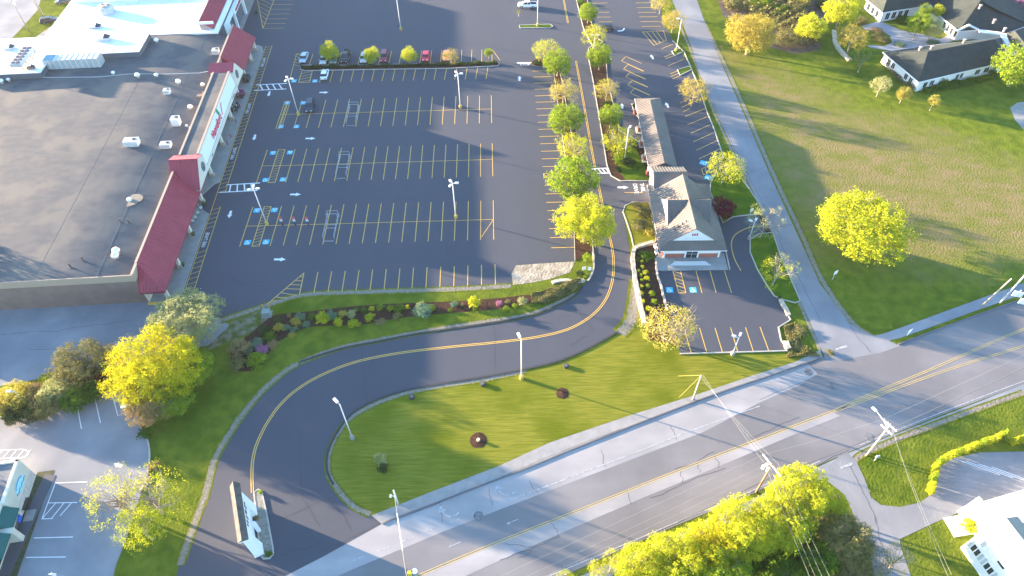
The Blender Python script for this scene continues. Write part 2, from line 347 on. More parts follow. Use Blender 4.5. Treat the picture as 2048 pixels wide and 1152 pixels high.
# side road and its mouth
sheet('side_road', [(1335, -60), (1344, 0), (1362, 40), (1385, 100), (1400, 150), (1430, 220), (1465, 295), (1500, 370), (1536, 450), (1570, 530), (1600, 600), (1625, 655), (1645, 705), (1655, 725), (1760, 706), (1800, 692), (1775, 680), (1745, 672), (1700, 648), (1640, 568), (1600, 480), (1570, 415), (1540, 350), (1510, 280), (1480, 210), (1440, 120), (1415, 60), (1394, 0), (1380, -60)], SIDE, .022, 'pale side road climbing away beside the meadow', 'road')
sheet('pavement', [(743, 1031), (765, 1049), (790, 1036), (870, 1006), (960, 971), (1050, 937), (1130, 904), (1200, 876), (1300, 837), (1440, 784), (1560, 744), (1645, 714), (1640, 700), (1590, 724), (1500, 753), (1400, 787), (1250, 834), (1100, 885), (1000, 931), (870, 981)], CONC, .03, 'narrow concrete pavement beside the turn lane', 'pavement')
sheet('footpath', [(1745, 672), (1775, 682), (1800, 676), (1860, 655), (1950, 622), (2048, 588), (2300, 500), (2300, 482), (2048, 566), (1950, 601), (1860, 634), (1800, 656), (1765, 668)], OLD, .026, 'asphalt footpath right of the side road', 'footpath')
sheet('shoulder', [(2400, 645), (2048, 768), (1900, 826), (1760, 880), (1700, 905), (1600, 950), (1500, 1000), (1350, 1068), (1100, 1180), (1160, 1180), (1370, 1085), (1520, 1015), (1640, 960), (1715, 925), (1725, 905), (1790, 880), (1900, 838), (2048, 783), (2400, 660)], OLD, .014, 'grey shoulder along the lower edge of the main road', 'shoulder')
sheet('entrance_drive', [(1640, 950), (1690, 990), (1720, 1060), (1745, 1130), (1765, 1230), (1850, 1230), (1800, 1090), (1800, 1078), (1870, 1045), (1930, 1020), (1960, 1005), (2048, 985), (2400, 900), (2400, 880), (2048, 903), (1960, 905), (1900, 918), (1870, 930), (1866, 960), (1868, 985), (1840, 1005), (1800, 1014), (1762, 1010), (1742, 995), (1730, 960), (1712, 922), (1690, 900)], SIDE, .018, 'pale drive and small lot at the lower right', 'driveway')
sheet('courtyard_path', [(1722, 52), (1760, 42), (1800, 60), (1850, 70), (1880, 78), (1900, 68), (1925, 72), (1900, 84), (1850, 95), (1790, 103), (1740, 95), (1735, 90), (1770, 92), (1784, 85), (1780, 72), (1765, 62), (1730, 60)], M('path_grey', (.26, .27, .30), rough=.9), .012, 'grey looping path in the courtyard of the big white house', 'path')
sheet('right_driveway', [(2020, 215), (2035, 205), (2200, 190), (2200, 330), (2050, 262), (2030, 240)], CONC, .012, 'pale driveway end at the right edge', 'driveway')
# dirt patch, gravel verges
sheet('dirt_patch', [(1026, 570), (1023, 548), (1032, 531), (1080, 527), (1150, 523), (1140, 545), (1100, 558), (1060, 566)], DIRT, .018, 'bare rubbly dirt patch at the corner of the lot', 'dirt patch')
VERGE = blendmat('verge_blend', (.085, .108, .006), (.135, .145, .008), (.19, .17, .14), (.26, .235, .20), ns=1.6, amp=1.3, thr=(.25, .7))
def verge(name, pts, w_, label, z=.016, m=None):
    P = cat(GL(pts), 7); n_ = len(P); b_ = MB(); vals = []
    for i, p in enumerate(P):
        d = P[min(i + 1, n_ - 1)] - P[max(i - 1, 0)]; d.z = 0; d.normalize(); a = Vector((-d.y, d.x, 0))
        for t, v in ((-.9, 0), (-.45, .55), (0, .75), (.45, .55), (.9, 0)): q = p + a * w_ * t; b_.v.append((q.x, q.y, z)); vals.append(v)
    b_.f = [(5 * i + k, 5 * i + k + 1, 5 * i + k + 6, 5 * i + k + 5) for i in range(n_ - 1) for k in range(4)]
    # faces must look up
    A, B_, C_ = (Vector(b_.v[k]) for k in b_.f[0][:3])
    if (B_ - A).cross(C_ - A).z < 0: b_.f = [tuple(reversed(f)) for f in b_.f]
    setmix(b_.thing(name, VERGE, label, 'verge', **S), vals)
verge('gravel_verge', [(360, 1130), (383, 1062), (410, 990), (428, 922), (452, 878), (484, 830), (526, 780), (570, 742), (596, 727)], .9, 'gravelly edge left of the curved driveway')
verge('gravel_verge', [(600, 724), (680, 695), (760, 679), (850, 662), (960, 645), (1050, 631), (1110, 609), (1150, 588)], .8, 'thin gravel edge below the flower bed')
verge('gravel_verge', [(1052, 742), (962, 760), (872, 774), (795, 791), (726, 820), (686, 852), (660, 900), (656, 940), (669, 970), (704, 1010), (740, 1028)], .7, 'gravel edge inside the bend of the driveway')
verge('gravel_verge', [(440, 642), (530, 612), (606, 590), (700, 585), (830, 581), (940, 577), (1022, 572)], .9, 'gravel edge along the lower side of the lot')
verge('gravel_verge', [(1275, 560), (1270, 600), (1262, 640), (1240, 668)], 1.8, 'gravel strip beside the stone wall of the bank bed')
verge('gravel_verge', [(1405, 40), (1440, 110), (1482, 200), (1545, 345), (1605, 472), (1642, 556), (1700, 640), (1748, 676)], .9, 'gravelly edge between the side road and the meadow')
verge('gravel_verge', [(1345, 20), (1383, 105), (1428, 224), (1498, 374), (1568, 536), (1640, 700)], .6, 'thin gravel edge left of the side road')
verge('gravel_verge', [(1735, 985), (1715, 940), (1712, 918), (1760, 893), (1900, 838), (2048, 785)], .7, 'gravel edge around the lower right lawn')
sheet('yard_dirt', [(455, 655), (470, 640), (530, 615), (540, 640), (500, 665), (440, 690), (410, 700)], GRAV, .015, 'gravelly patch between the yard and the flower bed', 'gravel', smooth=4)
sheet('brush_ground', [(1425, -30), (1445, 30), (1480, 60), (1540, 95), (1590, 108), (1640, 100), (1640, 60), (1700, 20), (1720, -30)], M('brush_floor', (.07, .055, .045), (.13, .10, .08), scale=.5, rough=.95, bump=.6, bscale=2), .010, 'brown scrubby ground behind the pale orange tree', 'scrub')
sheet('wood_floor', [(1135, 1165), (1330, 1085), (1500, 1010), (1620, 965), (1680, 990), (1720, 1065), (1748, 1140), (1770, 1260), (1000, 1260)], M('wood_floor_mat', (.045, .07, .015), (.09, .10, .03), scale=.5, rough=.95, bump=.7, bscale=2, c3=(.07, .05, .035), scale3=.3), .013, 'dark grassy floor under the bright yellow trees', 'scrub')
# shoulder/asphalt kerbs
kb = MB()
for pts in ([(600, 724), (680, 698), (760, 682), (850, 665), (960, 649), (1050, 634), (1110, 613), (1150, 591), (1166, 572)], [(1235, 664), (1180, 695), (1120, 721), (1052, 738), (962, 755), (872, 769), (792, 786), (722, 815), (684, 850), (657, 900), (654, 940), (667, 970)]):
    kb.kerb(cat(GL(pts), 5), .35, 0, .12)
kb.thing('driveway_kerb', BLKKERB, 'low dark asphalt kerb along both sides of the curved driveway', 'kerb', **S)
kb = MB()
for pts in ([(765, 1048), (790, 1037), (870, 1007), (960, 972), (1050, 938), (1130, 905), (1200, 877), (1300, 838), (1440, 785), (1560, 745), (1640, 715)], [(1796, 689), (1900, 650), (2048, 597), (2300, 509)]):
    kb.kerb(cat(GL(pts), 4), .22, 0, .15)
kb.thing('road_kerb', M('granite_kerb', (.13, .13, .14), rough=.8), 'dark granite kerb along the main road', 'kerb', **S)
# ---------------- islands ----------------
KB = MB()
def island(name, pts, mat, label, cat_, kerb=True, z=.11, smooth=0, k=KERBM):
    P = GL(pts)
    if smooth: P = cat(P, smooth, True)
    mb = MB(); mb.prism(P, 0, z)
    # robust top
    o = mb.thing(name, mat, label, cat_, kind='structure')
    if kerb: KB.kerb(P, .2, 0, .16, closed=True)
    return o
island('planting_island', [(601, 139), (603, 131), (700, 131), (850, 128), (990, 124), (999, 127), (996, 132), (900, 137), (700, 140), (610, 142)], MULCH, 'long mulched island between the two top parking rows', 'planting bed')
island('tree_island', [(1062, 127), (1068, 120), (1088, 116), (1112, 118), (1125, 160), (1136, 210), (1149, 280), (1160, 340), (1173, 410), (1186, 480), (1187, 502), (1152, 522), (1148, 440), (1138, 360), (1127, 290), (1118, 225), (1106, 150), (1100, 132), (1070, 131)], MULCH, 'narrow mulched tree island beside the driveway', 'planting bed', kerb=False)
KB.kerb(GL([(1112, 120), (1125, 165), (1133, 215), (1145, 280), (1156, 340), (1170, 410), (1184, 480), (1187, 510)]), .2, 0, .14)
KB.kerb(GL([(1150, 522), (1148, 440), (1138, 360), (1127, 290), (1118, 225), (1108, 150), (1104, 122)]), .12, 0, .13)
island('tree_island', [(1153, 0), (1149, -80), (1170, -80), (1176, 20), (1184, 50), (1196, 78), (1205, 84), (1196, 93), (1184, 90), (1168, 60), (1160, 30)], MULCH, 'mulched tree island at the top beside the driveway', 'planting bed')
island('tree_island', [(1177, 97), (1186, 91), (1205, 94), (1212, 120), (1215, 160), (1224, 200), (1236, 240), (1238, 262), (1272, 280), (1300, 310), (1303, 362), (1240, 362), (1222, 352), (1214, 330), (1206, 280), (1196, 220), (1186, 160), (1176, 110)], MULCH, 'long kerbed tree island between driveway and canopy', 'planting bed')
island('grass_plot', [(1240, 285), (1256, 290), (1272, 298), (1288, 330), (1302, 361), (1252, 361), (1240, 345), (1236, 330)], RICH, 'small grass plot beside the drive through canopy', 'grass', kerb=False, z=.15)
island('grass_plot', [(1246, 424), (1250, 412), (1264, 405), (1298, 405), (1312, 480), (1306, 490), (1268, 498), (1262, 470), (1252, 440)], MOWN, 'grass plot with shrubs left of the bank', 'grass')
island('planting_bed', [(1268, 500), (1306, 488), (1318, 500), (1312, 545), (1326, 592), (1342, 640), (1352, 690), (1300, 680), (1288, 640), (1276, 580), (1268, 530)], MULCH, 'mulched bed with small shrubs left of the bank lot', 'planting bed', kerb=False)
island('lawn_patch', [(1421, 366), (1430, 350), (1444, 335), (1460, 330), (1478, 352), (1498, 378), (1520, 412), (1527, 427), (1500, 430), (1466, 434), (1446, 446), (1432, 412), (1420, 384)], RICH, 'striped lawn patch right of the bank', 'grass')
island('lawn_patch', [(1500, 480), (1518, 468), (1545, 466), (1560, 510), (1600, 602), (1590, 606), (1563, 599), (1548, 592), (1533, 570), (1514, 538), (1500, 505)], RICH, 'lawn strip between the bank lot and the side road', 'grass')
KB.kerb(GL([(1560, 599), (1570, 620), (1581, 640), (1557, 655), (1562, 680), (1575, 702), (1360, 708)]), .22, 0, .16)
KB.kerb(GL([(1345, 82), (1368, 104), (1388, 150)]), .22, 0, .16)
KB.kerb(GL([(1380, 130), (1396, 170), (1412, 218)]), .22, 0, .16); KB.kerb(GL([(1412, 219), (1428, 258), (1443, 303), (1446, 318)]), .22, 0, .16)
island('kerb_island', [(1344, 103), (1361, 97), (1367, 103), (1349, 112)], RICH, 'small kerbed island at the foot of the lamp post', 'island')
island('kerb_island', [(1355, 140), (1378, 133), (1384, 139), (1360, 151)], RICH, 'small kerbed grass island with no lamp', 'island')
island('kerb_island', [(1264, 208), (1272, 206), (1280, 228), (1278, 236), (1268, 226)], MULCH, 'tiny planted kerb island at the far canopy end', 'island')
island('kerb_island', [(1038, 51), (1100, 49), (1106, 53), (1100, 56), (1040, 56)], RICH, 'long thin kerbed island around the far lamp post', 'island')
island('sign_island', [(508, 985), (517, 979), (524, 984), (534, 1030), (546, 1095), (547, 1108), (540, 1117), (527, 1118), (521, 1110), (516, 1060)], M('pebble_bed', (.16, .17, .15), (.30, .26, .22), scale=2.5, rough=.95), 'kerbed pebble island under the big white sign', 'island')
KB.kerb(cat(GL([(0, 836), (80, 813), (160, 789), (200, 776), (232, 767)]), 4), .25, 0, .2)
KB.kerb(cat(GL([(275, 845), (292, 872), (299, 900), (298, 935), (290, 965), (280, 985)]), 4), .25, 0, .2)
KB.thing('kerb', KERBM, 'pale concrete kerbs around the islands and lots', 'kerb', **S)
KB2 = MB()
# ---------------- painted markings ----------------
Y = MB(); W = MB(); BL = MB(); ZM = .030
def ln(mb, a, b, w_=.15, z=ZM):
    a = Vector((a[0], a[1], z)); b = Vector((b[0], b[1], z)); mb.ribbon([a, b], w_); return mb
def lpx(mb, a, b, w_=.15, z=ZM): ln(mb, G(*a), G(*b), w_, z)
def hatch(mb, q, n, w_=.12, z=ZM + .003):
    """q: four corners a,b (one side) d,c (other side); n slanted bars"""
    a, b, c, d = [Vector(p) for p in q]
    for k in range(n):
        t0 = k / n; t1 = min(1, (k + .75) / n)
        ln(mb, a.lerp(b, t0), d.lerp(c, t1), w_, z)
STALL = 2.74
def row(first, last, n, half, left=None, centre=True):
    """double row of stalls along the centre line first->last (pixels), n stalls between"""
    A, Bp = G(*first), G(*last); d = (Bp - A).normalized(); a = Vector((-d.y, d.x, 0)); L = (Bp - A).length
    for k in range(n + 1):
        p = A + d * L * k / n; ln(Y, p - a * half, p + a * half)
    if left:
        P0 = G(*left); l = (A - P0).length
        for f in (0, .40, .64):
            p = P0.lerp(A, f); ln(Y, p - a * half, p + a * half)
        p, q = P0.lerp(A, .40), P0.lerp(A, .64)
        ln(Y, p - a * half, q - a * half, .12, ZM + .003); ln(Y, p + a * half, q + a * half, .12, ZM + .003)
        hatch(Y, (p - a * half, p + a * half, q + a * half, q - a * half), 13, .09)
        ln(Y, P0, A, .12, ZM + .002)
    if centre: ln(Y, A, Bp, .12, ZM + .002)
row((572, 229), (983, 218), 17, 6.05, left=(567 - 0, 229.2) and (546 + 15, 229.5))
row((581, 331), (985, 319), 17, 6.1, left=(524, 332))
row((552, 451), (987, 439), 17, 6.1, left=(493, 452.5))
lpx(Y, (987, 439), (963, 474), .13, ZM + .004)
def stalls(a0, a1, b0, b1, n, w_=.15):
    A0, A1, B0, B1 = G(*a0), G(*a1), G(*b0), G(*b1)
    for k in range(n + 1): ln(Y, A0.lerp(A1, k / n), B0.lerp(B1, k / n), w_)
stalls((646, 140), (976, 134), (639, 165), (972, 158), 16)
stalls((723, 101 + 2), (984, 99), (716, 128), (984, 124), 13)
stalls((626, 108), (702, 104), (618, 131), (695, 129), 4)
lpx(Y, (593, 108), (579, 162)); lpx(Y, (593, 108), (606, 108)); lpx(Y, (985, 100), (1000, 121))
hatch(Y, (G(593, 108), G(586, 135), G(600, 134), G(605, 108)), 5)
for a, b in (((604, 142), (597, 165)), ((625, 141), (619, 165)), ((597, 165), (619, 165))): lpx(Y, a, b)
hatch(Y, (G(597, 165), G(604, 142), G(625, 141), G(619, 165)), 4)
stalls((636, 544), (990, 529), (628, 585), (991, 569), 13)
for a, b in (((608, 546), (599, 589)), ((608, 546), (534, 609))): lpx(Y, a, b)
for t in (.12, .25, .38, .51, .64, .77, .90):
    p = G(608, 546).lerp(G(534, 609), t); q = G(608, 546).lerp(G(599, 589), min(1, t * 1.5)) if t < .6 else G(599, 589).lerp(G(540, 606), (t - .6) / .4)
    ln(Y, p, q, .12, ZM + .003)
# far left wedge at the top
for a, b in (((511, -20), (526, 57)), ((552, -10), (526, 57))): lpx(Y, a, b)
for k in range(8):
    y = 57 - k * 9.5; x = 526 + (57 - y) * .39; lpx(Y, (x, y), (568 + k * 3.4, y - .5), .12)
hatch(Y, (G(511, -20), G(526, 57), G(526, 57), G(552, -10)), 9, .1)
# column of stalls left of the tree island
for i, y in enumerate([142.5, 154.4, 166.7, 179, 192, 204.7, 218, 231, 244.7, 258.9, 273.3, 287.8, 302.8, 318, 333.5, 347, 355, 371, 388, 405, 421.6, 439, 457.5, 475.4, 495.8]):
    x = 1065 + (y - 142) * .106; lpx(Y, (x, y), (x + 36 + (y - 142) * .035, y - 1.2))
lpx(Y, (1087, 347), (1088, 355)); hatch(Y, (G(1087, 347), G(1121, 346), G(1122, 354), G(1088, 355)), 5, .1)
# top centre/right columns
for y in (-4, 6.5, 16, 25, 34.5, 44): lpx(Y, (1182 + y * .35, y), (1213 + y * .25, y - .3))
for y in (-16, -6, 6, 15.5, 25, 34, 43.5, 53): lpx(Y, (1269 + y * .28, y), (1303 + y * .35, y - .4))
for a, b in (((1285, 64), (1327, 62)), ((1285, 64), (1308, 91)), ((1308, 91), (1333, 81)), ((1327, 62), (1333, 81)), ((1294, 64), (1314, 89)), ((1304, 63), (1321, 86)), ((1313, 63), (1328, 83)),
             ((1323, 98), (1347, 88)), ((1329, 114), (1345, 107)), ((1331, 118), (1346, 112)), ((1336, 132), (1366, 119)), ((1340, 148), (1357, 141)), ((1342, 153), (1357, 147)), ((1345, 158), (1359, 152)),
             ((1350, 173), (1380, 160)), ((1356, 190), (1375, 181)), ((1360, 206), (1375, 199)), ((1363, 215), (1376, 209)), ((1366, 224), (1380, 217)), ((1370, 233), (1411, 217))): lpx(Y, a, b)
for k in range(5): lpx(Y, (1375 + k * 5.7, 250 + k * 17), (1415 + k * 6.2, 233 + k * 16.2))
for k in range(5):
    x, y = 1243 + k * 4.2, 122 + k * 16; lpx(Y, (x, y), (x + 9, y - 9)); lpx(Y, (x, y), (x + 44, y + 20)); lpx(Y, (x + 9, y - 9), (x + 40, y + 5))
for a, b in (((1403, 338), (1426, 328)), ((1407, 350), (1430, 340)), ((1403, 338), (1407, 350)), ((1410, 335), (1413, 346)), ((1417, 332), (1420, 343))): lpx(Y, a, b)
# bank lot
for a, b in (((1346, 542), (1357, 586)), ((1361, 542), (1372, 586)), ((1357, 586), (1372, 586)), ((1392, 542), (1404, 586)), ((1420, 542), (1432, 585)), ((1449, 542), (1463, 586)),
             ((1399, 656), (1414, 706)), ((1430, 656), (1445, 705)), ((1461, 655), (1476, 705)), ((1491, 655), (1507, 704)), ((1520, 654), (1538, 703)), ((1369, 660), (1383, 708))): lpx(Y, a, b, .14)
hatch(Y, (G(1346, 542), G(1357, 586), G(1372, 586), G(1361, 542)), 6, .1)
Y.ribbon(cat(GL([(1530, 452), (1510, 453), (1490, 458), (1470, 470), (1463, 485), (1464, 500), (1470, 520), (1482, 542)]), 6), .16, ZM)
# fire lane ladder along the shop front (shop frame: origin FA, y along the front)
FA = Vector((-63.817, 88.943, 0)); FU = Vector((-.05132, .99868, 0)); FV = Vector((.99868, .05132, 0))
def SF(x, y, z=0): return FA + FV * x + FU * y + Vector((0, 0, z))
def sfl(mb, x0, y0, x1, y1, w_=.12, z=ZM): ln(mb, SF(x0, y0), SF(x1, y1), w_, z)
for (y0, y1) in ((-1, 24.8), (29.5, 93)):
    sfl(Y, .25, y0, .25, y1, .13); 
    sfl(Y, 2.0, y0, 2.0, y1, .13)
sfl(Y, .25, 24.8, .25, 29.5, .13)
k = -1.0
FL_TXT = (14.5, 62.0, 84.0, 43.5)
while k < 92:
    if not any(abs(k + .5 - t) < 2.4 for t in FL_TXT) and not (24.9 < k < 29.3): sfl(Y, .25, k, 2.0, k + .75, .10, ZM + .003)
    k += 1.45
for t in FL_TXT: put_text(W, 'FIRE LANE', 1.15, SF(1.1, t, ZM), FU, -FV, sx=.85)
# arrows on the shop aisle and between rows
for c in ((538, 188), (509, 275), (460, 429)): arrow(W, G(*c), -FU, 2.3)
for c in ((648, 185), (621, 277), (591, 389), (560, 519)): arrow(W, G(*c), (1, -.03), 2.4)
for c in ((1039, 157), (1221, 115), (1304, 114), (1244, 212), (1334, 210)): arrow(W, G(*c), (0.02, 1) if c[0] < 1300 else (-.16, 1), 2.3)
arrow(W, G(1246, 375), (1, -.02), 2.4)
arrow(W, G(1240, 62), (-1, -.12), 1.8); W.ribbon(GL([(1240, 62), (1245, 61), (1248, 58), (1248, 56)], ZM + .003), .5)
put_text(W, 'STOP', 1.5, G(1050, 129, ZM), (1, 0, 0), (0, 1, 0), sx=.8); lpx(W, (1034, 126), (1065, 125.4), .5)
put_text(W, 'DRIVE', 1.3, G(1271, 377, ZM), (0, -1, 0), (1, 0, 0), sx=.95); put_text(W, 'THRU', 1.3, G(1285, 376, ZM), (0, -1, 0), (1, 0, 0), sx=.95)
lpx(Y, (1249, 385), (1292, 385), .14)
# white ladder crossings
def ladder(a, b, c, d, n):
    a, b, c, d = G(*a), G(*b), G(*c), G(*d); ln(W, a, b, .3); ln(W, d, c, .3)
    for k in range(1, n): ln(W, a.lerp(b, (k - .35) / n), d.lerp(c, (k + .35) / n), .3, ZM + .004)
ladder((512, 170), (574, 167), (573, 178), (508, 181), 5)
ladder((453, 370), (520, 366), (515, 381), (438, 385), 5)
ladder((1183, 338), (1222, 336), (1224, 346), (1186, 347), 5)
# blue wheelchair bays
def bay(px, up=1, s=1.35, ang=0):
    c = G(*px); ca, sa = math.cos(ang), math.sin(ang)
    def X(a, b, z): a *= up; b *= up; return (c.x + (a * ca - b * sa) * s, c.y + (a * sa + b * ca) * s, z)
    BL.add([X(-.5, -.5, ZM), X(.5, -.5, ZM), X(.5, .5, ZM), X(-.5, .5, ZM)], [(0, 1, 2, 3)])
    z = ZM + .004; W.ribbon([X(-.08 + .24 * math.cos(t), -.16 + .24 * math.sin(t), z) for t in [R(a) for a in range(120, 400, 28)]], .1 * s)
    W.ribbon([X(-.10, .28, z), X(-.07, .0, z), X(.18, -.02, z), X(.28, -.30, z)], .11 * s); W.ribbon([X(-.09, .14, z + .001), X(.14, .12, z + .001)], .08 * s)
    W.add([X(-.10 + .08 * math.cos(t), .37 + .08 * math.sin(t), z) for t in [R(a) for a in range(0, 360, 60)]], [tuple(range(6))])
for c in ((588, 162), (630, 162)): bay(c)
for (x0, y0, x1, y1, x2, y2, x3, y3) in ((575, 206, 606, 206, 562, 253, 593, 253), (546, 306, 580, 305, 531, 360, 566, 359), (514, 421, 549, 420, 495, 485, 532, 484)):
    bay((x0, y0), -1); bay((x1, y1), -1); bay((x2, y2)); bay((x3, y3))
bay((1339, 580)); bay((1386, 580)); bay((1407, 326), 1, 1.6, R(60)); bay((1417, 355), 1, 1.6, R(60))
Y.thing('parking_lines', YEL, 'yellow stall lines and hatching painted on the fresh lots', 'markings', **S)
BL.thing('wheelchair_bays', BLUE, 'bright blue squares painted in the wheelchair bays', 'markings', **S)
# driveway and road lines
D = MB()
def dbl(mb, pts, gap=.32, w_=.14, z=ZM, sm=6):
    P = cat(GL(pts), sm)
    for s_ in (-1, 1):
        Q = []
        for i, p in enumerate(P):
            d = (P[min(i + 1, len(P) - 1)] - P[max(i - 1, 0)]).normalized(); Q.append(p + Vector((-d.y, d.x, 0)) * s_ * gap / 2)
        mb.ribbon(Q, w_, z)
dbl(D, [(505, 985), (504, 950), (506, 918), (515, 885), (535, 845), (562, 808), (600, 775), (650, 747), (715, 723), (800, 706), (900, 694), (1000, 684), (1080, 673), (1140, 657), (1185, 630), (1212, 598), (1225, 560), (1227, 520), (1222, 485), (1213, 450)])
dbl(D, [(1213, 450), (1205, 410), (1196, 365)]); dbl(D, [(1190, 334), (1180, 280), (1168, 210), (1152, 122)]); dbl(D, [(1136, 46), (1124, -20)])
D.thing('driveway_line', YEL, 'double yellow line following the curved driveway', 'markings', **S)
D = MB(); ZR = .034
dbl(D, [(500, 1310), (700, 1212), (850, 1146), (1000, 1083), (1150, 1024), (1300, 964), (1450, 905), (1560, 863), (1665, 823)], .30, .12, ZR, 3)
dbl(D, [(1665, 823), (1740, 789), (1850, 744), (1950, 700), (2048, 658), (2300, 555)], .3, .12, ZR, 3)
dbl(D, [(1668, 824), (1760, 789), (1860, 752), (1950, 722), (2048, 692), (2300, 610)], .3, .12, ZR, 3)
D.thing('road_line', OLDY, 'worn double yellow lines along the main road', 'markings', **S)
Wl = MB()
Wl.ribbon(cat(GL([(1000, 1006), (1100, 970), (1200, 932), (1300, 894), (1404, 853), (1520, 812)]), 4), .16, ZR)
for t in range(6):
    a = G(700, 1124).lerp(G(985, 1012), t / 6 + .02); b = G(700, 1124).lerp(G(985, 1012), t / 6 + .10); ln(Wl, a, b, .14, ZR)
Wl.ribbon(cat(GL([(1000, 1192), (1180, 1118), (1350, 1046), (1500, 983), (1640, 922)]), 4), .13, ZR)
Wl.ribbon(cat(GL([(1720, 890), (1800, 858), (1900, 818), (2048, 762), (2300, 670)]), 4), .13, ZR)
def turn_arrow(c):
    P = G(*c); d = (G(c[0] + 60, c[1] - 26) - P).normalized(); a = Vector((-d.y, d.x, 0))
    pts = [P + d * 1.6 - a * .5, P + d * .8 - a * .75, P - d * .0 - a * .5, P - d * .5 + a * .1, P - d * .65 + a * .7]
    Wl.ribbon(cat(pts, 4), .28, ZR); q = pts[-1]; Wl.add([(p.x, p.y, ZR + .001) for p in (q + a * .95, q - d * .7 - a * .1, q + d * .7 - a * .1)], [(0, 1, 2)])
turn_arrow((1009, 984)); turn_arrow((896, 1027))
for a, b in (((1672, 699), (1694, 692)), ((1681, 936), (1706, 927))): lpx(Wl, a, b, .4, ZR)
for c in ((912, 1088), (1028, 1042)):
    P = G(*c); d = (G(c[0] + 60, c[1] - 26) - P).normalized(); a = Vector((-d.y, d.x, 0))
    ln(Wl, P - d * .8, P + d * .7, .12, ZR); q = P - d * .8; Wl.add([(p.x, p.y, ZR + .001) for p in (q - d * .4, q + a * .22, q - a * .22)], [(0, 1, 2)])
Wl.thing('road_edge_line', OLDW, 'worn white lines and turn arrows along the main road', 'markings', **S)

# side lot white lines
for a, b in (((152, 798), (163, 858)), ((188, 788), (201, 846)), ((222, 779), (236, 832)), ((111, 966), (175, 964)), ((111, 966), (84, 1038)), ((97, 1006), (155, 1005)), ((84, 1038), (106, 1037)), ((112, 1006), (84, 1038)), ((128, 1006), (104, 1036)), ((143, 1006), (120, 1032)), ((68, 1076), (146, 1074)), ((52, 1115), (132, 1114))): lpx(W, a, b, .14)
for a, b in (((0, 900), (48, 899)), ((-20, 918), (42, 916))): lpx(W, a, b, .14)
W.ribbon(cat(GL([(48, 899), (57, 904), (54, 912), (42, 916)]), 4), .14, ZM)
for k in range(5): lpx(W, (-8 + k * 14, 916), (6 + k * 14, 900), .12, ZM + .003)
P = G(236, 930); arrow(W, P, (-1, .35), 1.6)
for k in range(4):
    a = (1905 + k * 26, 916 + k * 6); lpx(W, a, (a[0] + 95, a[1] + 34), .12)
W.thing('white_markings', WHT, 'white arrows, words, crossings and stall lines on the lots', 'markings', **S)
# tar cracks
K = MB()
def crack(a, b, j=.5, w_=.05, n=14, z=.033):
    A, C_ = G(*a), G(*b); d = (C_ - A).normalized(); s_ = Vector((-d.y, d.x, 0)); off = 0; pts = []
    for i in range(n + 1):
        off += random.uniform(-j, j) * .35; off *= .85; pts.append(A.lerp(C_, i / n) + s_ * off)
    K.ribbon(pts, w_, z)
for a, b in (((724, 694), (738, 810)), ((988, 650), (992, 740)), ((600, 860), (606, 1000)), ((606, 1000), (640, 1052)), ((560, 1040), (690, 985)), ((1035, 1116), (1062, 1100)),
             ((1100, 1046), (1120, 1072)), ((1010, 1084), (1065, 1098)), ((1255, 982), (1270, 1006)), ((1360, 942), (1368, 965)), ((1395, 926), (1400, 945)), ((1428, 910), (1436, 935)),
             ((1430, 905), (1350, 940)), ((1500, 880), (1600, 835)), ((1000, 1122), (1120, 1075)), ((1300, 996), (1450, 935)), ((790, 1040), (1240, 858)), ((1640, 720), (1560, 752)), ((1520, 800), (1620, 760)),
             ((1200, 900), (1212, 935)), ((1340, 850), (1352, 880)), ((1060, 960), (1075, 985)), ((980, 975), (985, 1012)), ((1700, 900), (1550, 968)), ((1550, 968), (1420, 1030)), ((1752, 1045), (1700, 930)), ((1770, 1100), (1745, 1035)),
             ((1690, 640), (1740, 705)), ((1900, 850), (1790, 890)), ((1390, 130), (1470, 300)), ((1470, 300), (1560, 480)), ((1560, 480), (1640, 640)), ((1480, 350), (1530, 335)), ((1540, 460), (1600, 440)),
             ((1140, 690), (1175, 672)), ((1160, 630), (1185, 660)), ((640, 1100), (760, 1048)), ((560, 1110), (640, 1085)), ((660, 1000), (700, 1060)), ((880, 1000), (885, 1045)), ((0, 668), (120, 660)), ((120, 660), (260, 640)), ((60, 700), (230, 690)), ((90, 740), (180, 728)), ((0, 1010), (30, 990))):
    crack(a, b)
# radial skid marks
for r in (0, 6, 12):
    K.ribbon(cat(GL([(455 + r, 548 + r), (480 + r, 562 + r), (510 + r, 566 + r), (545, 562 + r)], .019), 5), .05)
K.thing('pavement_cracks', CRACK, 'thin dark cracks and joints in the old paving', 'cracks', **S)
cv = MB()
for c in ((1617, 744), (1664, 773), (957, 1032), (1739, 874)):
    P = G(*c); cv.lathe((P.x, P.y, .02), [(.75, 0), (.75, .022), (.7, .024)], 16)
cv.thing('road_patches', M('patch', (.10, .10, .105), (.2, .2, .2), scale=2), 'round darker repair patches in the main road', 'patches', **S)
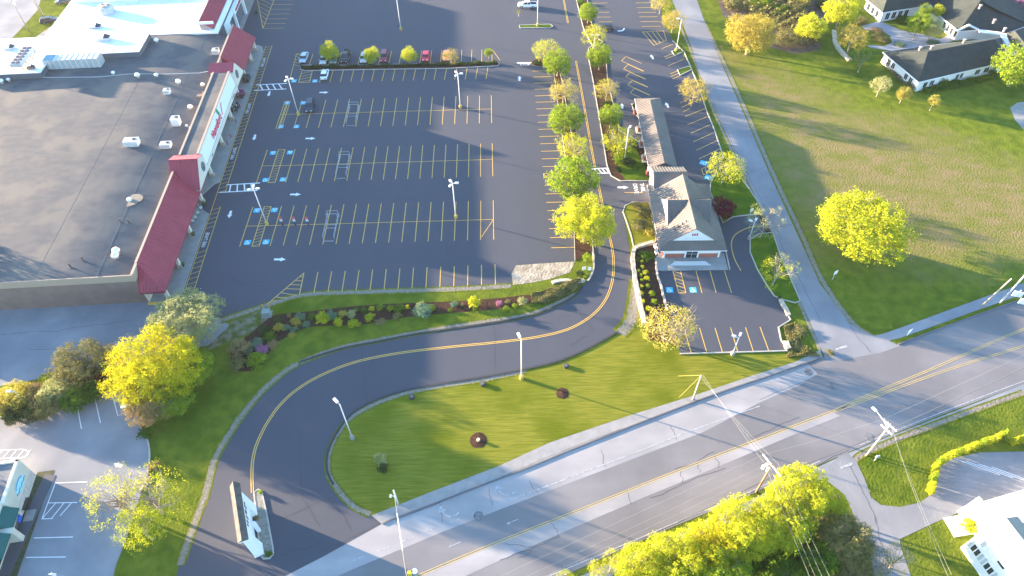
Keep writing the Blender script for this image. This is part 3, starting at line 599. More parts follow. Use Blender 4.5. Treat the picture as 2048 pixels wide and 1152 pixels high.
# ---------------- supermarket ----------------
ROT = math.atan2(FU.y, FU.x) - math.pi / 2
CREAM = M('cream_siding', (.62, .56, .48), (.66, .60, .52), scale=.6, rough=.8)
WSIGN = M('white_fascia', (.74, .75, .78), rough=.7)
TANW = M('tan_block_wall', (.19, .135, .115), (.22, .16, .14), scale=.5, rough=.9, bump=.1, bscale=5)
REDR = M('red_metal_roof', (.30, .035, .055), (.34, .045, .065), scale=.4, rough=.45, spec=.5)
ROOFM = M('membrane_roof', (.078, .084, .094), (.104, .106, .110), scale=.7, detail=8, rough=.9, bump=.12, bscale=4, c3=(.138, .130, .120), scale3=.13, stretch=(.5, 1, 1), lo3=.47, hi3=.60)
WROOF = M('white_membrane', (.80, .80, .79), (.74, .74, .74), scale=.3, rough=.6)
TRIM = M('tan_trim', (.36, .28, .22), rough=.7)
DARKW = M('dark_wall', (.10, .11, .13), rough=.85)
GLASS = M('window_glass', (.03, .04, .05), rough=.15, spec=.6)
SLAB = M('sidewalk', (.25, .25, .24), (.30, .295, .28), scale=.6, rough=.9)
STEEL = M('galvanised_steel', (.42, .44, .45), (.50, .52, .54), scale=1.5, rough=.5, metal=.3)
WMET = M('white_metal', (.72, .72, .71), rough=.45)
st = thing('supermarket', 'large flat roofed supermarket with red metal canopies and a white sign band', 'store', (FA.x, FA.y, 0), ROT)
H = 7.1
b = MB(); b.box(-62, -6.0, -1.9, 87.4, 0, H - 1.2); b.build('wall', TANW, st)
b = MB()  # roof deck: nearly flat, falling gently to the front
RP = [(-62, .10), (-44, .34), (-30, .42), (-21, .38), (-17, .20), (-14, -.10), (-11, -.46), (-6.3, -1.06)]
def rz(x):
    for (xa, za), (xb, zb) in zip(RP, RP[1:]):
        if x <= xb: return H + za + (zb - za) * (x - xa) / (xb - xa)
    return H + RP[-1][1]
b.v = [(x, y, H + z) for x, z in RP for y in (-1.7, 87.4)]; b.f = [(2 * i, 2 * i + 2, 2 * i + 3, 2 * i + 1) for i in range(len(RP) - 1)]; roof = b.build('roof', ROOFM, st, smooth=True)
b = MB(); b.box(-62, -6.0, -1.95, -1.75, H - 1.2, H + .42); b.build('parapet', TRIM, roof)
b = MB()
for y in range(4, 87, 9):
    for xa, xb in ((-13.8, -11), (-11, -6.5)): b.beam((xa, y, rz(xa)), (xb, y, rz(xb)), .05, .03)
for x in (-13, -24): b.beam((x, -1.5, rz(x)), (x, 87, rz(x)), .05, .03)
b.build('roof_seam', M('seam', (.16, .16, .16), rough=.9), roof)
b = MB(); b.box(-6.5, -6.0, -1.6, 87.4, H - 1.2, H + .42); b.build('parapet', TRIM, roof)
# shaded snow-white higher roofs behind
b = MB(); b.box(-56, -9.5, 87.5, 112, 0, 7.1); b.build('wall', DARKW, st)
b = MB(); b.box(-56, -9.6, 87.45, 112, 7.1, 7.6); b.build('white_roof', WROOF, st)
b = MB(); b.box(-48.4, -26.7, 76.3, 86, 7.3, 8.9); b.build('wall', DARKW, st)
b = MB(); b.box(-48.5, -26.6, 76.2, 86.1, 8.9, 9.1); b.build('white_roof', WROOF, st)
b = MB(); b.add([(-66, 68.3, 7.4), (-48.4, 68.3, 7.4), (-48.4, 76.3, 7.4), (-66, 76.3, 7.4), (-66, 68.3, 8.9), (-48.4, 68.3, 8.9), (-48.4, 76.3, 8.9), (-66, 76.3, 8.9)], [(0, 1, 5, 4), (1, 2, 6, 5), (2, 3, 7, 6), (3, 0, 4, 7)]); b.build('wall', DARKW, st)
b = MB(); b.box(-66, -48.3, 68.2, 86, 8.9, 9.08); b.build('white_roof', WROOF, st)
b = MB(); b.box(-66, -62, 60, 86, 0, 7.4); b.box(-66, -56, 86, 86.2, 0, 8.9); b.build('wall', TANW, st)
b = MB(); b.box(-55, -14, 108, 108.4, 7.6, 8.6); b.build('parapet', WROOF, st)
# front
b = MB(); b.box(-6.0, -5.7, -1.9, 93, 0, 4.2); b.build('front_wall', CREAM, st)
for y0, y1 in ((34, 40.5), (41.2, 47), (47.7, 53), (60, 66), (68, 73)):
    b = MB(); b.box(-5.7, -5.62, y0, y1, .9, 3.6); sf = b.build('storefront_window', GLASS, st); b = MB()
    n = 5
    for k in range(n + 1):
        y = y0 + (y1 - y0) * k / n; b.box(-5.62, -5.52, y - .08, y + .08, .7, 3.8)
    b.box(-5.62, -5.5, y0, y1, 3.6, 3.8); b.box(-5.62, -5.5, y0, y1, .7, .9); b.build('mullion', WSIGN, sf)
# sign band (slightly battered white fascia over the walk)
b = MB(); b.add([(-1.3, 32.6, 4.2), (-1.3, 65.6, 4.2), (-1.7, 65.6, 8.3), (-1.7, 32.6, 8.3), (-5.9, 32.6, 4.2), (-5.9, 65.6, 4.2), (-5.9, 65.6, 8.3), (-5.9, 32.6, 8.3)], [(0, 1, 2, 3), (7, 6, 5, 4), (3, 2, 6, 7), (0, 3, 7, 4), (1, 5, 6, 2), (0, 4, 5, 1)])
fas = b.build('fascia', WSIGN, st)
b = MB(); b.box(-2.15, -1.62, 32.6, 65.6, 8.3, 8.55); b.box(-5.95, -5.5, 32.6, 65.6, 8.3, 8.5); b.build('coping', TRIM, fas)
b = MB(); b.box(-5.5, -2.15, 32.65, 65.55, 8.3, 8.33); b.build('fascia_top', ROOFM, fas)
b = MB(); b.box(-1.3, -1.1, 32.6, 65.6, 3.9, 4.9); b.build('lower_band', CREAM, fas)
b = MB(); ex = Vector((0, 1, 0)); ey = Vector((-.097, 0, 1)).normalized()
put_text(b, 'Hannaford', 2.5, (-1.42, 46.0, 6.2), ex, ey, sx=.80, lift=.0, thick=.16); b.build('sign_letters', M('sign_red', (.75, .03, .06), rough=.5), fas)
b = MB(); b.add([Vector((-1.50, 49.6, 7.55)) + ex * (math.cos(t) * .5 - math.sin(t) * .2) * 1.0 + ey * (math.sin(t) * 1.0) for t in [R(a) for a in range(0, 360, 30)]], [tuple(range(12))]); b.build('sign_leaf', M('sign_green', (.02, .30, .16), rough=.5), fas)
b = MB(); b.tube([(-1.4, 51.3, 5.6), (-1.4, 51.8, 6.3), (-1.45, 52.3, 7.0), (-1.5, 53.3, 7.6)], .09, 5); b.build('sign_stem', MATS['sign_red'], fas)
for i, (yy, n_) in enumerate(((61.0, 2.2), (37.5, 1.0))):
    b = MB(); b.box(-1.1, -1.05, yy - n_ / 2, yy + n_ / 2, 4.25, 4.6); b.build('small_sign', M('sign_grey', (.25, .22, .25), rough=.6), fas)
# canopies
def canopy(y0, y1, hipS=False):
    b = MB(); E0, E1, T = -1.3, -6.1, H + .5
    ze = 3.7
    s = 4.2 if hipS else 0
    ft = [(E0, y0, ze), (E0, y1, ze), (E1, y1, T), (E1, y0 + s, T)]
    b.poly(ft); b.ribs(ft, (0, 1, 0), .6, .09, .09)
    if hipS:
        q = [(E1, y0, ze), (E0, y0, ze), (E1, y0 + s, T)]
        b.poly(q); b.ribs(q, (1, 0, 0), .6, .09, .09)
    b.add([(E0, y0, ze - .3), (E0, y1, ze - .3), (E0, y1, ze), (E0, y0, ze), (E1, y0, ze - .3), (E1, y1, ze - .3)], [(0, 1, 2, 3), (1, 0, 4, 5)])
    if not hipS: b.add([(E0, y0, ze - .3), (E0, y0, ze), (E1, y0, T), (E1, y0, ze - .3)], [(0, 1, 2, 3)])
    b.add([(E0, y1, ze - .3), (E0, y1, ze), (E1, y1, T), (E1, y1, ze - .3)], [(3, 2, 1, 0)])
    b.add([(E1, y0 + s, T), (E1, y1, T), (E1 - .02, y1, H - .3), (E1 - .02, y0 + s, H - .3)], [(0, 3, 2, 1)])
    c = b.build('canopy_roof', REDR, st)
    k = MB(); k.box(E1 - .35, E1 + .1, y0 + s, y1, T, T + .12); k.build('ridge_cap', TRIM, c)
    return c
canopy(-3.0, 30, True); canopy(74.2, 91)
# gables with round windows
def gable(y0, y1, side):
    b = MB(); x0, x1, zt = -6.4, -.9, 10.2; yc = (y0 + y1) / 2
    za, zr = 4.6, 8.4
    Rp = [(x1, y0 - 2.3, za), (x1, y0 + .9, zr + .9), (x0 - 1.2, y0 + .9, zr + .9), (x0 - 1.2, y0 - 2.3, za)] if side < 0 else None
    # tower box with cream front, pent roof falling to one side
    if side < 0:
        lo, hi = y0 - 3.4, y0 + 1.2
    else:
        lo, hi = y1 + 3.2, y1 - 1.2
    zl, zh = (4.6, 9.4)
    r = [(x1, lo, zl), (x1, hi, zh), (x0 - .6, hi, zh), (x0 - .6, lo, zl)]
    b.poly(r); b.ribs(r, (1, 0, 0), .6, .09, .09)
    far = y1 + .6 if side < 0 else y0 - .6
    r2 = [(x1, hi, zh), (x1, far, 8.3), (x0 - .6, far, 8.3), (x0 - .6, hi, zh)]
    b.poly(r2)
    b.build('gable_roof', REDR, st)
    f = MB(); pts = [(x1, lo + side * -.0, zl - .15), (x1, hi, zh - .12), (x1, far, 8.2), (x1, far, 4.3), (x1, lo, 4.3)]
    for d in (0, -.3): f.add([(p[0] + d, p[1], p[2]) for p in pts], [tuple(range(5))])
    f.add([(x1, far, 4.3), (x1, far, 8.2), (x0, far, 8.2), (x0, far, 4.3)], [(0, 1, 2, 3)]); f.add([(x0, lo, zl - .15), (x0, hi, zh - .1), (x0, far, 8.2), (x0, far, 4.3), (x0, lo, 4.3)], [tuple(range(5))])
    f.add([(x1, lo, 4.3), (x1, far, 4.3), (x0, far, 4.3), (x0, lo, 4.3)], [(0, 1, 2, 3)])
    fr = f.build('gable_wall', CREAM, st)
    c = ((hi + far) / 2 * .55 + hi * .45); yy = hi + (far - hi) * .3
    f = MB(); f.add([(x1 + .04, yy + .85 * math.cos(t), 6.6 + .95 * math.sin(t)) for t in [R(a) for a in range(0, 360, 20)]], [tuple(range(18))]); rw = f.build('round_window', M('round_glass', (.12, .15, .18), rough=.3), fr)
    f = MB(); ring = [(x1 + .07, yy + .92 * math.cos(t), 6.6 + 1.02 * math.sin(t)) for t in [R(a) for a in range(0, 361, 20)]]; f.tube(ring, .09, 5, cap=False)
    for a in (45, 135): f.beam((x1 + .07, yy + .85 * math.cos(R(a)), 6.6 + .95 * math.sin(R(a))), (x1 + .07, yy - .85 * math.cos(R(a)), 6.6 - .95 * math.sin(R(a))), .07)
    f.build('frame', M('frame_grey', (.18, .2, .22), rough=.5), fr)
gable(28.5, 32, -1); gable(66, 69.5, 1)
for y in (-1.6, 6.8, 16.2, 26.4, 35.5, 47, 57.5, 67, 76, 84.5, 90.5):
    f = MB(); f.box(-2.4, -1.8, y - .3, y + .3, .15, 3.7); pl = f.build('pillar', CREAM, st)
    f = MB(); f.box(-2.55, -1.65, y - .45, y + .45, .15, .9); f.build('pillar_base', TRIM, pl)
f = MB(); f.prism([(-5.8, -2.4), (0, -2.4), (0, 22.5), (-1.2, 23.5), (-2.8, 25.5), (-2.8, 29), (-1, 32.5), (.05, 33), (.05, 90), (-.6, 92.5), (-2, 93.4), (-5.8, 93.4)], 0, .15)
f.build('walkway', SLAB, st)
f = MB(); f.box(-5.8, -.05, -2.75, -2.45, 0, .5); f.build('yellow_barrier', YEL, st)
# building in the far corner with the white portico
f = MB(); f.box(-56, -14.5, 112.4, 140, 0, 7.5); fw = thing('annex_building', 'cut off white annex with a red mansard and white portico at the top left', 'shop', (FA.x, FA.y, 0), ROT)
f.build('wall', WROOF, fw)
f = MB(); ft = [(-10.6, 89, 7.4), (-10.6, 140, 7.4), (-14.4, 140, 9.8), (-14.4, 89, 9.8)]
f.poly(ft); f.ribs(ft, (0, 1, 0), .6, .09, .09); f.build('mansard', REDR, fw)
f = MB(); f.add([(-14.4, 89, 7.6), (-10.6, 89, 7.2), (-10.6, 89, 7.4), (-14.4, 89, 9.8), (-14.4, 140, 7.6), (-14.4, 140, 9.8)], [(0, 1, 2, 3), (0, 3, 5, 4)])
f.build('end_wall', M('brown_slats', (.30, .22, .20), (.40, .33, .3), scale=6, stretch=(8, .2, 1)), fw)
f = MB(); f.box(-14.6, -10.4, 88.75, 89.0, 9.2, 9.9); f.box(-10.6, -10.3, 88.8, 140, 7.2, 7.75); f.build('white_edge', WSIGN, fw)
f = MB(); f.poly([(-10.3, 91, 7.1), (-8.6, 96, 5.9), (-8.6, 140, 5.9), (-10.3, 140, 7.1)]); f.add([(-10.6, 90, 7.2), (-10.3, 91, 7.1), (-8.6, 96, 5.9), (-8.6, 96, 3.4), (-10.6, 90, 3.4)], [(0, 1, 2, 3, 4)]); f.build('portico_roof', M('pale_panel', (.55, .62, .66), rough=.6), fw)
f = MB()
for y in (101.5, 112, 123): f.box(-9.2, -8.5, y, y + .7, .15, 5.2)
f.box(-9.2, -8.5, 101.5, 140, 5.0, 6.4)
f.build('portico', WSIGN, fw)
f = MB(); f.box(-8.5, -8.44, 103, 113, 5.35, 6.1); f.build('sign_band', M('maroon', (.28, .03, .07), rough=.5), fw)
f = MB(); f.box(-13.9, -13.6, 88, 140, 0, 7.4); f.build('front_wall', CREAM, fw)
f = MB(); f.prism([(-13.9, 94), (-9.5, 99), (-8.2, 101), (-7.9, 140), (-13.9, 140)], 0, .15); f.build('walkway', SLAB, fw)
# rooftop things ----------------------------------------------------
def on_roof(px, py): # pixel -> shop frame coordinates on the roof
    p = G(px, py, H + .15) - FA; x = p.dot(FV); y = p.dot(FU); q = SF(x, y); return (q.x, q.y, rz(x))
def rooftop_unit(px, py, sx, sy, h, label):
    t = thing('rooftop_unit', label, 'rooftop unit', on_roof(px, py), ROT, 'boxy units on the supermarket roof')
    f = MB(); f.box(-sx / 2, sx / 2, -sy / 2, sy / 2, .35, h); c = f.build('casing', WMET, t)
    f = MB(); f.box(-sx / 2 + .1, sx / 2 - .1, -sy / 2 + .1, sy / 2 - .1, 0, .35); f.build('curb', STEEL, t)
    f = MB(); f.lathe((sx * .22, sy * .1, h), [(.42 * min(1, sy / 1.6), 0), (.42 * min(1, sy / 1.6), .1), (.3, .1)], 14); f.build('fan_grille', M('dark_grille', (.05, .05, .055), rough=.6), c)
    f = MB()
    for k in range(5): f.box(-sx / 2 + .15, sx / 2 - .15, -sy / 2 - .03, -sy / 2, .5 + k * (h - .7) / 5, .58 + k * (h - .7) / 5)
    f.box(-sx / 2 - .08, sx / 2 + .08, -sy / 2 - .08, sy / 2 + .08, h - .06, h + .03)
    f.build('louver', STEEL, c)
for a in ((267, 291, 3.0, 1.7, 1.5, 'largest white rooftop unit left of its small neighbour'), (332, 290, 2.2, 1.4, 1.2, 'low white rooftop unit right of the largest one'), (353, 245, 1.7, 1.6, 2.0, 'tall white rooftop unit with a round fan on top'),
          (336, 187, 1.4, 1.2, 1.2, 'small white rooftop unit near the middle of the dark roof'), (431, 101, 1.6, 1.5, 1.3, 'white rooftop unit beside the far red canopy')): rooftop_unit(*a)
def roof_vent(px, py, s, label):
    t = thing('roof_vent', label, 'roof vent', on_roof(px, py), 0, 'small vents on the supermarket roof')
    f = MB(); f.lathe((0, 0, 0), [(.28 * s, 0), (.28 * s, .55 * s), (.2 * s, .6 * s)], 10); f.build('stack', STEEL, t, smooth=True)
    f = MB(); f.lathe((0, 0, .5 * s), [(.48 * s, 0), (.5 * s, .12 * s), (.38 * s, .36 * s), (.12 * s, .48 * s)], 12); f.build('cap', WMET, t, smooth=True)
for a in ((315, 87, 1.3, 'white mushroom vent near the corner of the high white roof'), (229, 151, 1, 'white roof vent second from left in the upper line'), (278, 157, 1.3, 'largest white roof vent in the upper line'), (315, 155, 1, 'white roof vent right end of the upper line'),
          (358, 166, 1.3, 'white roof vent just above the small square unit'), (404, 166, 1, 'white roof vent beside the bent pipe rack'), (380, 212, 1.2, 'lone white roof vent between the two square units'), (381, 253, 1.2, 'white roof vent right of the tall unit'),
          (371, 247, .7, 'tiny white vent between the tall unit and a vent'), (233, 503, 1.5, 'upper of the paired white vents near the red canopy'), (231, 512, 1.4, 'lower of the paired white vents near the red canopy'), (5, 167, 1.3, 'white roof vent at the left edge of the photo'), (19, 163, 1, 'white roof vent just right of the left edge')): roof_vent(*a)
for (px, py, lab) in ((241, 443, 'left one of two thin dark pipes on the roof'), (256, 442, 'right one of two thin dark pipes on the roof'), (143, 536, 'thin dark pipe nearest the south roof edge'), (167, 522, 'thin dark pipe just inside the south roof edge')):
    p = on_roof(px, py); f = MB(); f.lathe((0, 0, 0), [(.12, 0), (.12, 1.0), (.2, 1.02), (.2, 1.12)], 8); f.lathe((0, 0, 0), [(.25, 0), (.25, .1)], 8)
    o = f.thing('vent_pipe', M('dark_pipe', (.06, .06, .065), rough=.7), lab, 'vent pipe', group='dark pipes on the supermarket roof'); o.location = p
p = on_roof(258, 398); f = MB(); f.lathe((0, 0, 0), [(.45, 0), (.45, .5), (.3, .55)], 12); o = f.thing('roof_drain_vent', WMET, 'white vent standing in a round stained patch of roof', 'roof vent'); o.location = p
f = MB(); f.add([(p[0] + (2.2 + .2 * math.sin(3 * t)) * math.cos(t) + .3, p[1] + (1.9 + .3 * math.sin(2 * t)) * math.sin(t), p[2] + .02) for t in [R(a) for a in range(0, 360, 15)]], [tuple(range(24))]); f.build('stain', M('roof_stain', (.22, .19, .155), (.17, .16, .14), scale=1.2), roof, world=True)
f = MB(); p = on_roof(404, 178); f.tube([(0, 0, .3), (.3, -.8, .3), (-.4, -1.6, .3)], .12, 6); f.box(-1.0, .6, -2.2, -1.9, 0, .5); f.box(-1.0, .6, -1.6, -1.4, 0, .5); o = f.thing('pipe_rack', M('rusty_pipe', (.30, .24, .20), rough=.8), 'small bent pipe rack on the roof near the sign band', 'pipe rack'); o.location = p
f = MB(); f.tube([on_roof(x, y)[:2] + (7.55,) for x, y in ((-20, 155), (100, 157), (200, 156), (260, 150), (340, 150), (400, 148), (432, 142))], .07, 5); f.thing('roof_cable', M('cable_grey', (.45, .47, .5), rough=.6), 'long pale cable lying across the supermarket roof', 'cable')
# long panelled unit
t = thing('chiller', 'long silver panelled unit beside the white roof block', 'rooftop unit', SF(-42.2, 73.6, 7.3)[:], ROT)
f = MB(); f.box(-6.8, 6.8, -1.5, 1.5, .2, 2.6); c = f.build('casing', STEEL, t)
f = MB()
for k in range(11): f.box(-6.8 + k * 1.33, -6.8 + k * 1.33 + .1, -1.55, 1.55, .25, 2.66)
f.build('panel_rib', WMET, c)
f = MB(); f.box(-6.6, -4.4, -1.2, 1.2, 2.6, 2.68); f.build('vent_panel', M('teal_panel', (.10, .28, .36), rough=.5), c)
f = MB(); f.box(-6.9, 6.9, -1.55, 1.55, 0, .2); f.build('base', M('dark_base', (.05, .055, .06), rough=.8), t)
t = thing('condenser_rack', 'rusty framed condenser rack with rows of fans on the white roof', 'rooftop unit', SF(-54, 73.5, 9.1)[:], ROT)
f = MB(); f.box(-1.3, 1.3, -4.2, 4.2, .9, 1.9); c = f.build('casing', STEEL, t)
for i in range(6):
    for j in (-1, 1):
        f = MB(); f.lathe((j * .6, -3.5 + i * 1.4, 1.9), [(.48, 0), (.48, .14), (.2, .14)], 12); f.build('fan', M('fan_dark', (.07, .05, .07), rough=.6), c)
f = MB()
for y in (-4.1, -1.4, 1.4, 4.1):
    for x in (-1.25, 1.25): f.beam((x, y, 0), (x, y, .9), .12)
    f.beam((1.3, y, 0), (1.3, min(y + 2.7, 4.1), .9), .1)
f.build('frame', M('rust', (.25, .12, .07), (.35, .2, .12), scale=2, rough=.9), t)
t = thing('exhaust_hood', 'squat round silver exhaust house on the far white roof', 'rooftop unit', (G(215, 25, 7.6)[:]), ROT)
f = MB(); f.lathe((0, 0, 0), [(2.2, 0), (2.3, 1.2), (1.9, 1.9), (.8, 2.1)], 10); c = f.build('casing', STEEL, t)
for x, y in ((.8, .5), (-.7, .6), (.1, -.8)): f = MB(); f.lathe((x, y, 1.95), [(.4, 0), (.4, .25)], 8); f.build('stack', M('rust', (.25, .12, .07)), c)
for px, py, s, lab in ((192, 57, 1.5, 'dark hatch unit on the far white roof'), (208, 80, 1.7, 'white hatch unit on the high white roof block'), (20, 98, 1.3, 'white box at the left end of the white roof'), (63, 137, .9, 'small rusty frame below the condenser rack')):
    p = G(px, py, 9.1 if px != 192 else 7.3); t = thing('roof_hatch', lab, 'roof hatch', p[:], ROT)
    f = MB(); f.box(-s, s, -s * .5, s * .5, 0, .5 * s); c = f.build('casing', STEEL if px != 63 else MATS['rust'], t)
    f = MB(); f.add([(s * .2, -s * .52, .5 * s), (s * 1.05, -s * .52, .5 * s), (s * 1.05, s * .52, .5 * s + .02), (s * .2, s * .52, .5 * s + .5)], [(0, 1, 2, 3)]); f.build('lid', M('lid_dark', (.08, .08, .09)), c)
f = MB()
for k in range(7):
    x = -68 + k * 2; f.beam(SF(x, 87, 0), SF(x, 87, 2.2), .1)
for z in (1.2, 2.2): f.beam(SF(-70, 87, z), SF(-56, 87, z), .08); f.beam(SF(-70, 87, z), SF(-73, 76, z), .08)
for k in range(4): q = SF(-70, 87).lerp(SF(-73, 76), k / 3); f.beam(q, q + Vector((0, 0, 2.2)), .1)
f.thing('rail_fence', M('fence_white', (.5, .52, .5), rough=.6), 'pale rail fence behind the left end of the white roof', 'fence')
# ---------------- bank ----------------
BRICK = M('red_brick', (.30, .10, .075), (.38, .16, .12), scale=6, rough=.9)
GREYR = M('bronze_metal_roof', (.115, .100, .088), (.15, .13, .112), scale=.3, rough=.5, spec=.5)
WALLW = M('white_wall', (.76, .76, .76), rough=.8)
STONE = M('pale_stone', (.55, .48, .37), (.38, .32, .25), scale=1.6, rough=.9, bump=.8, bscale=2)
bk = thing('bank', 'small brick bank with a bronze standing seam roof and cross gables', 'bank', (28.246, 92.223, 0), R(-.949))
def roofpart(name, faces, parent, sp=.62, mat=GREYR):
    b = MB()
    for pts, e in faces:
        b.poly(pts); b.ribs(pts, e, sp, .09, .07)
    return b.build(name, mat, parent)
b = MB(); b.box(2.0, 13.2, 3.5, 22, 0, 1.25); b.build('brick_base', BRICK, bk)
b = MB(); b.box(2.03, 13.17, 3.53, 22, 1.25, 2.75); b.build('wall', WALLW, bk)
b = MB(); b.box(2.0, 2.35, 3.45, 3.6, 0, 2.7); b.box(12.85, 13.2, 3.45, 3.6, 0, 2.7); b.box(6.2, 6.5, 3.4, 3.55, .1, 2.7); b.box(8.7, 9.0, 3.4, 3.55, .1, 2.7); b.build('pilaster', WALLW, bk)
b = MB(); b.box(6.5, 8.7, 3.42, 3.5, .15, 2.5); dr = b.build('door', GLASS, bk)
b = MB(); b.box(7.56, 7.64, 3.38, 3.42, .15, 2.5); b.box(6.5, 8.7, 3.38, 3.42, 1.2, 1.28); b.build('door_frame', STEEL, dr)
e0, e1, s0, s1, ze, zi = .9, 14.1, 2.6, 22.8, 2.95, 4.3
i0, i1, j0, j1, zr, xc = 2.9, 11.9, 4.1, 20.2, 7.7, 7.35
X, Yv = (1, 0, 0), (0, 1, 0)
roofpart('skirt_roof', [([(e0, s0, ze), (e1, s0, ze), (i1, j0, zi), (i0, j0, zi)], X), ([(e1, s1, ze), (e0, s1, ze), (i0, j1, zi), (i1, j1, zi)], X),
                        ([(e0, s1, ze), (e0, s0, ze), (i0, j0, zi), (i0, j1, zi)], Yv), ([(e1, s0, ze), (e1, s1, ze), (i1, j1, zi), (i1, j0, zi)], Yv)], bk)
b = MB(); b.box(e0, e1, s0, s1, ze - .22, ze - .02); b.build('eave_fascia', WALLW, bk)
# main gable (verge overhangs the front gable wall) and cross gable
w1 = 12.3; dy = 4.2; zg = 4.3
roofpart('gable_roof', [([(i0, j1, zi), (i0, j0, zi), (xc, j0 - .25, zr), (xc, j1, zr)], Yv), ([(i1, j0, zi), (i1, j1, zi), (xc, j1, zr), (xc, j0 - .25, zr)], Yv)], bk)
roofpart('cross_roof', [([(i0 + .05, w1 - dy, zg), (xc, w1, zr - .02), (i0 + .05, w1, zr - .02)], X), ([(i0 + .05, w1 + dy, zg), (i0 + .05, w1, zr - .02), (xc, w1, zr - .02)], X),
                        ([(i1 - .05, w1 - dy, zg), (i1 - .05, w1, zr - .02), (xc, w1, zr - .02)], X), ([(i1 - .05, w1 + dy, zg), (xc, w1, zr - .02), (i1 - .05, w1, zr - .02)], X)], bk)
b = MB()
for x in (i0 + .08, i1 - .08): b.add([(x, w1 - dy, zg), (x, w1 + dy, zg), (x, w1, zr - .05)], [(0, 1, 2)])
b.add([(i0 + .1, j0 + .02, zi), (i1 - .1, j0 + .02, zi), (xc, j0 + .02, zr - .08)], [(0, 1, 2)]); b.add([(i0, j1 - .02, zi), (i1, j1 - .02, zi), (xc, j1 - .02, zr)], [(0, 2, 1)])
gw = b.build('gable_wall', WALLW, bk)
b = MB(); b.beam((i0, j0 - .14, zi + .05), (xc, j0 - .2, zr + .04), .16); b.beam((i1, j0 - .14, zi + .05), (xc, j0 - .2, zr + .04), .16); b.beam((xc, j0 - .2, zr + .06), (xc, j1, zr + .06), .16)
b.build('verge_trim', M('dark_trim', (.16, .13, .12), rough=.6), gw)
b = MB()
for k, (x, m_) in enumerate(((-.62, 0), (-.2, 0), (.22, 1))): b.add([(xc + .2 + x, j0 - .05, 5.62), (xc + .5 + x, j0 - .05, 5.62), (xc + .36 + x + m_ * .1, j0 - .05, 6.32), (xc + .16 + x + m_ * .1, j0 - .05, 6.32 - .3 * (1 - m_))], [(0, 1, 2, 3)])
b.build('logo', M('logo_red', (.35, .03, .08), rough=.5), gw)
b = MB()
for i in range(8): b.box(5.6 + i * .45, 5.85 + i * .45, j0 - .06, j0 - .02, 4.75, 5.2)
b.build('pale_lettering', M('pale_blue', (.62, .74, .80), rough=.5), gw)
for i in range(4):
    p = Vector((i0, 6.0 + i * .1, zi)).lerp(Vector((xc, 7.0, zr)), .25 + i * .15); b = MB(); b.lathe((p.x, p.y, p.z), [(.1, 0), (.1, .35), (.16, .36), (.16, .45)], 8); b.build('roof_pipe', M('dark_pipe', (.06, .06, .065)), bk)
b = MB(); b.add([(2.1, 20.2, 3.2), (9.1, 20.2, 3.2), (9.1, 27.6, 3.2), (2.1, 27.6, 3.2)], [(0, 1, 2, 3)]); b.box(2.3, 8.9, 20.2, 27.2, 0, 3.2); b.build('link_wall', WALLW, bk)
roofpart('link_roof', [([(1.9, 20.3, 3.9), (9.3, 20.3, 3.9), (9.3, 23.6, 5.7), (1.9, 23.6, 5.7)], X), ([(9.3, 27.4, 4.1), (1.9, 27.4, 4.1), (1.9, 23.6, 5.7), (9.3, 23.6, 5.7)], X)], bk)
b = MB(); b.add([(1.95, 20.3, 3.2), (1.95, 27.4, 3.2), (1.95, 27.4, 4.1), (1.95, 23.6, 5.7), (1.95, 20.3, 3.9)], [tuple(range(5))]); b.add([(9.25, 20.3, 3.2), (9.25, 27.4, 3.2), (9.25, 27.4, 4.1), (9.25, 23.6, 5.7), (9.25, 20.3, 3.9)], [tuple(range(5))]); b.build('link_gable', WALLW, bk)
# drive through canopy
can = bk
a0, a1, b0, b1 = 1.9, 8.2, 27.6, 54.8
roofpart('canopy_roof', [([(a0, b1, 3.4), (a0, b0, 3.4), (5.1, b0, 4.9), (5.1, b1 - 3, 4.9)], Yv), ([(a1, b0, 3.4), (a1, b1, 3.4), (5.1, b1 - 3, 4.9), (5.1, b0, 4.9)], Yv), ([(a1, b1, 3.4), (a0, b1, 3.4), (5.1, b1 - 3, 4.9)], X)], bk)
b = MB(); b.box(a0, a1, b0, b1, 3.15, 3.38); b.build('canopy_fascia', WALLW, bk)
b = MB()
for y in (29.5, 35, 40.5, 46, 53.2):
    for x in (2.4, 7.7): b.box(x - .3, x + .3, y - .3, y + .3, 1.2, 3.15)
b.build('canopy_column', WALLW, bk)
for y in (29.5, 35, 40.5, 46, 53.2):
    for x in (2.4, 7.7):
        b = MB(); b.box(x - .5, x + .5, y - .5, y + .5, 0, 1.2); b.build('brick_pier', BRICK, bk)
b = MB()
for y in (35, 40.5, 46): b.prism([(1.6, y - 1.2), (2.9, y - 1.2), (2.9, y + 1.6), (2.2, y + 2), (1.6, y + 1.4)], .02, .18)
b.build('pier_island', KERBM, bk)
b = MB(); b.prism([(0.1, 0), (14.4, .1), (14.5, 4.6), (13.4, 5), (1.9, 5), (.4, 3.4)], .02, .17); b.build('front_slab', SLAB, bk)
b = MB(); b.add([(3.0, 1.35, .175), (11.2, 1.35, .175), (10.2, 2.3, .30), (4.2, 2.3, .30)], [(0, 1, 2, 3)]); b.box(3.0, 11.2, 1.28, 1.35, .17, .24); b.build('ramp', M('pale_concrete', (.6, .59, .56), rough=.9), bk)
b = MB(); b.prism([(14.55, .1), (14.75, .1), (15, 6), (14.8, 6)], .02, .4); b.build('side_kerb', KERBM, bk)
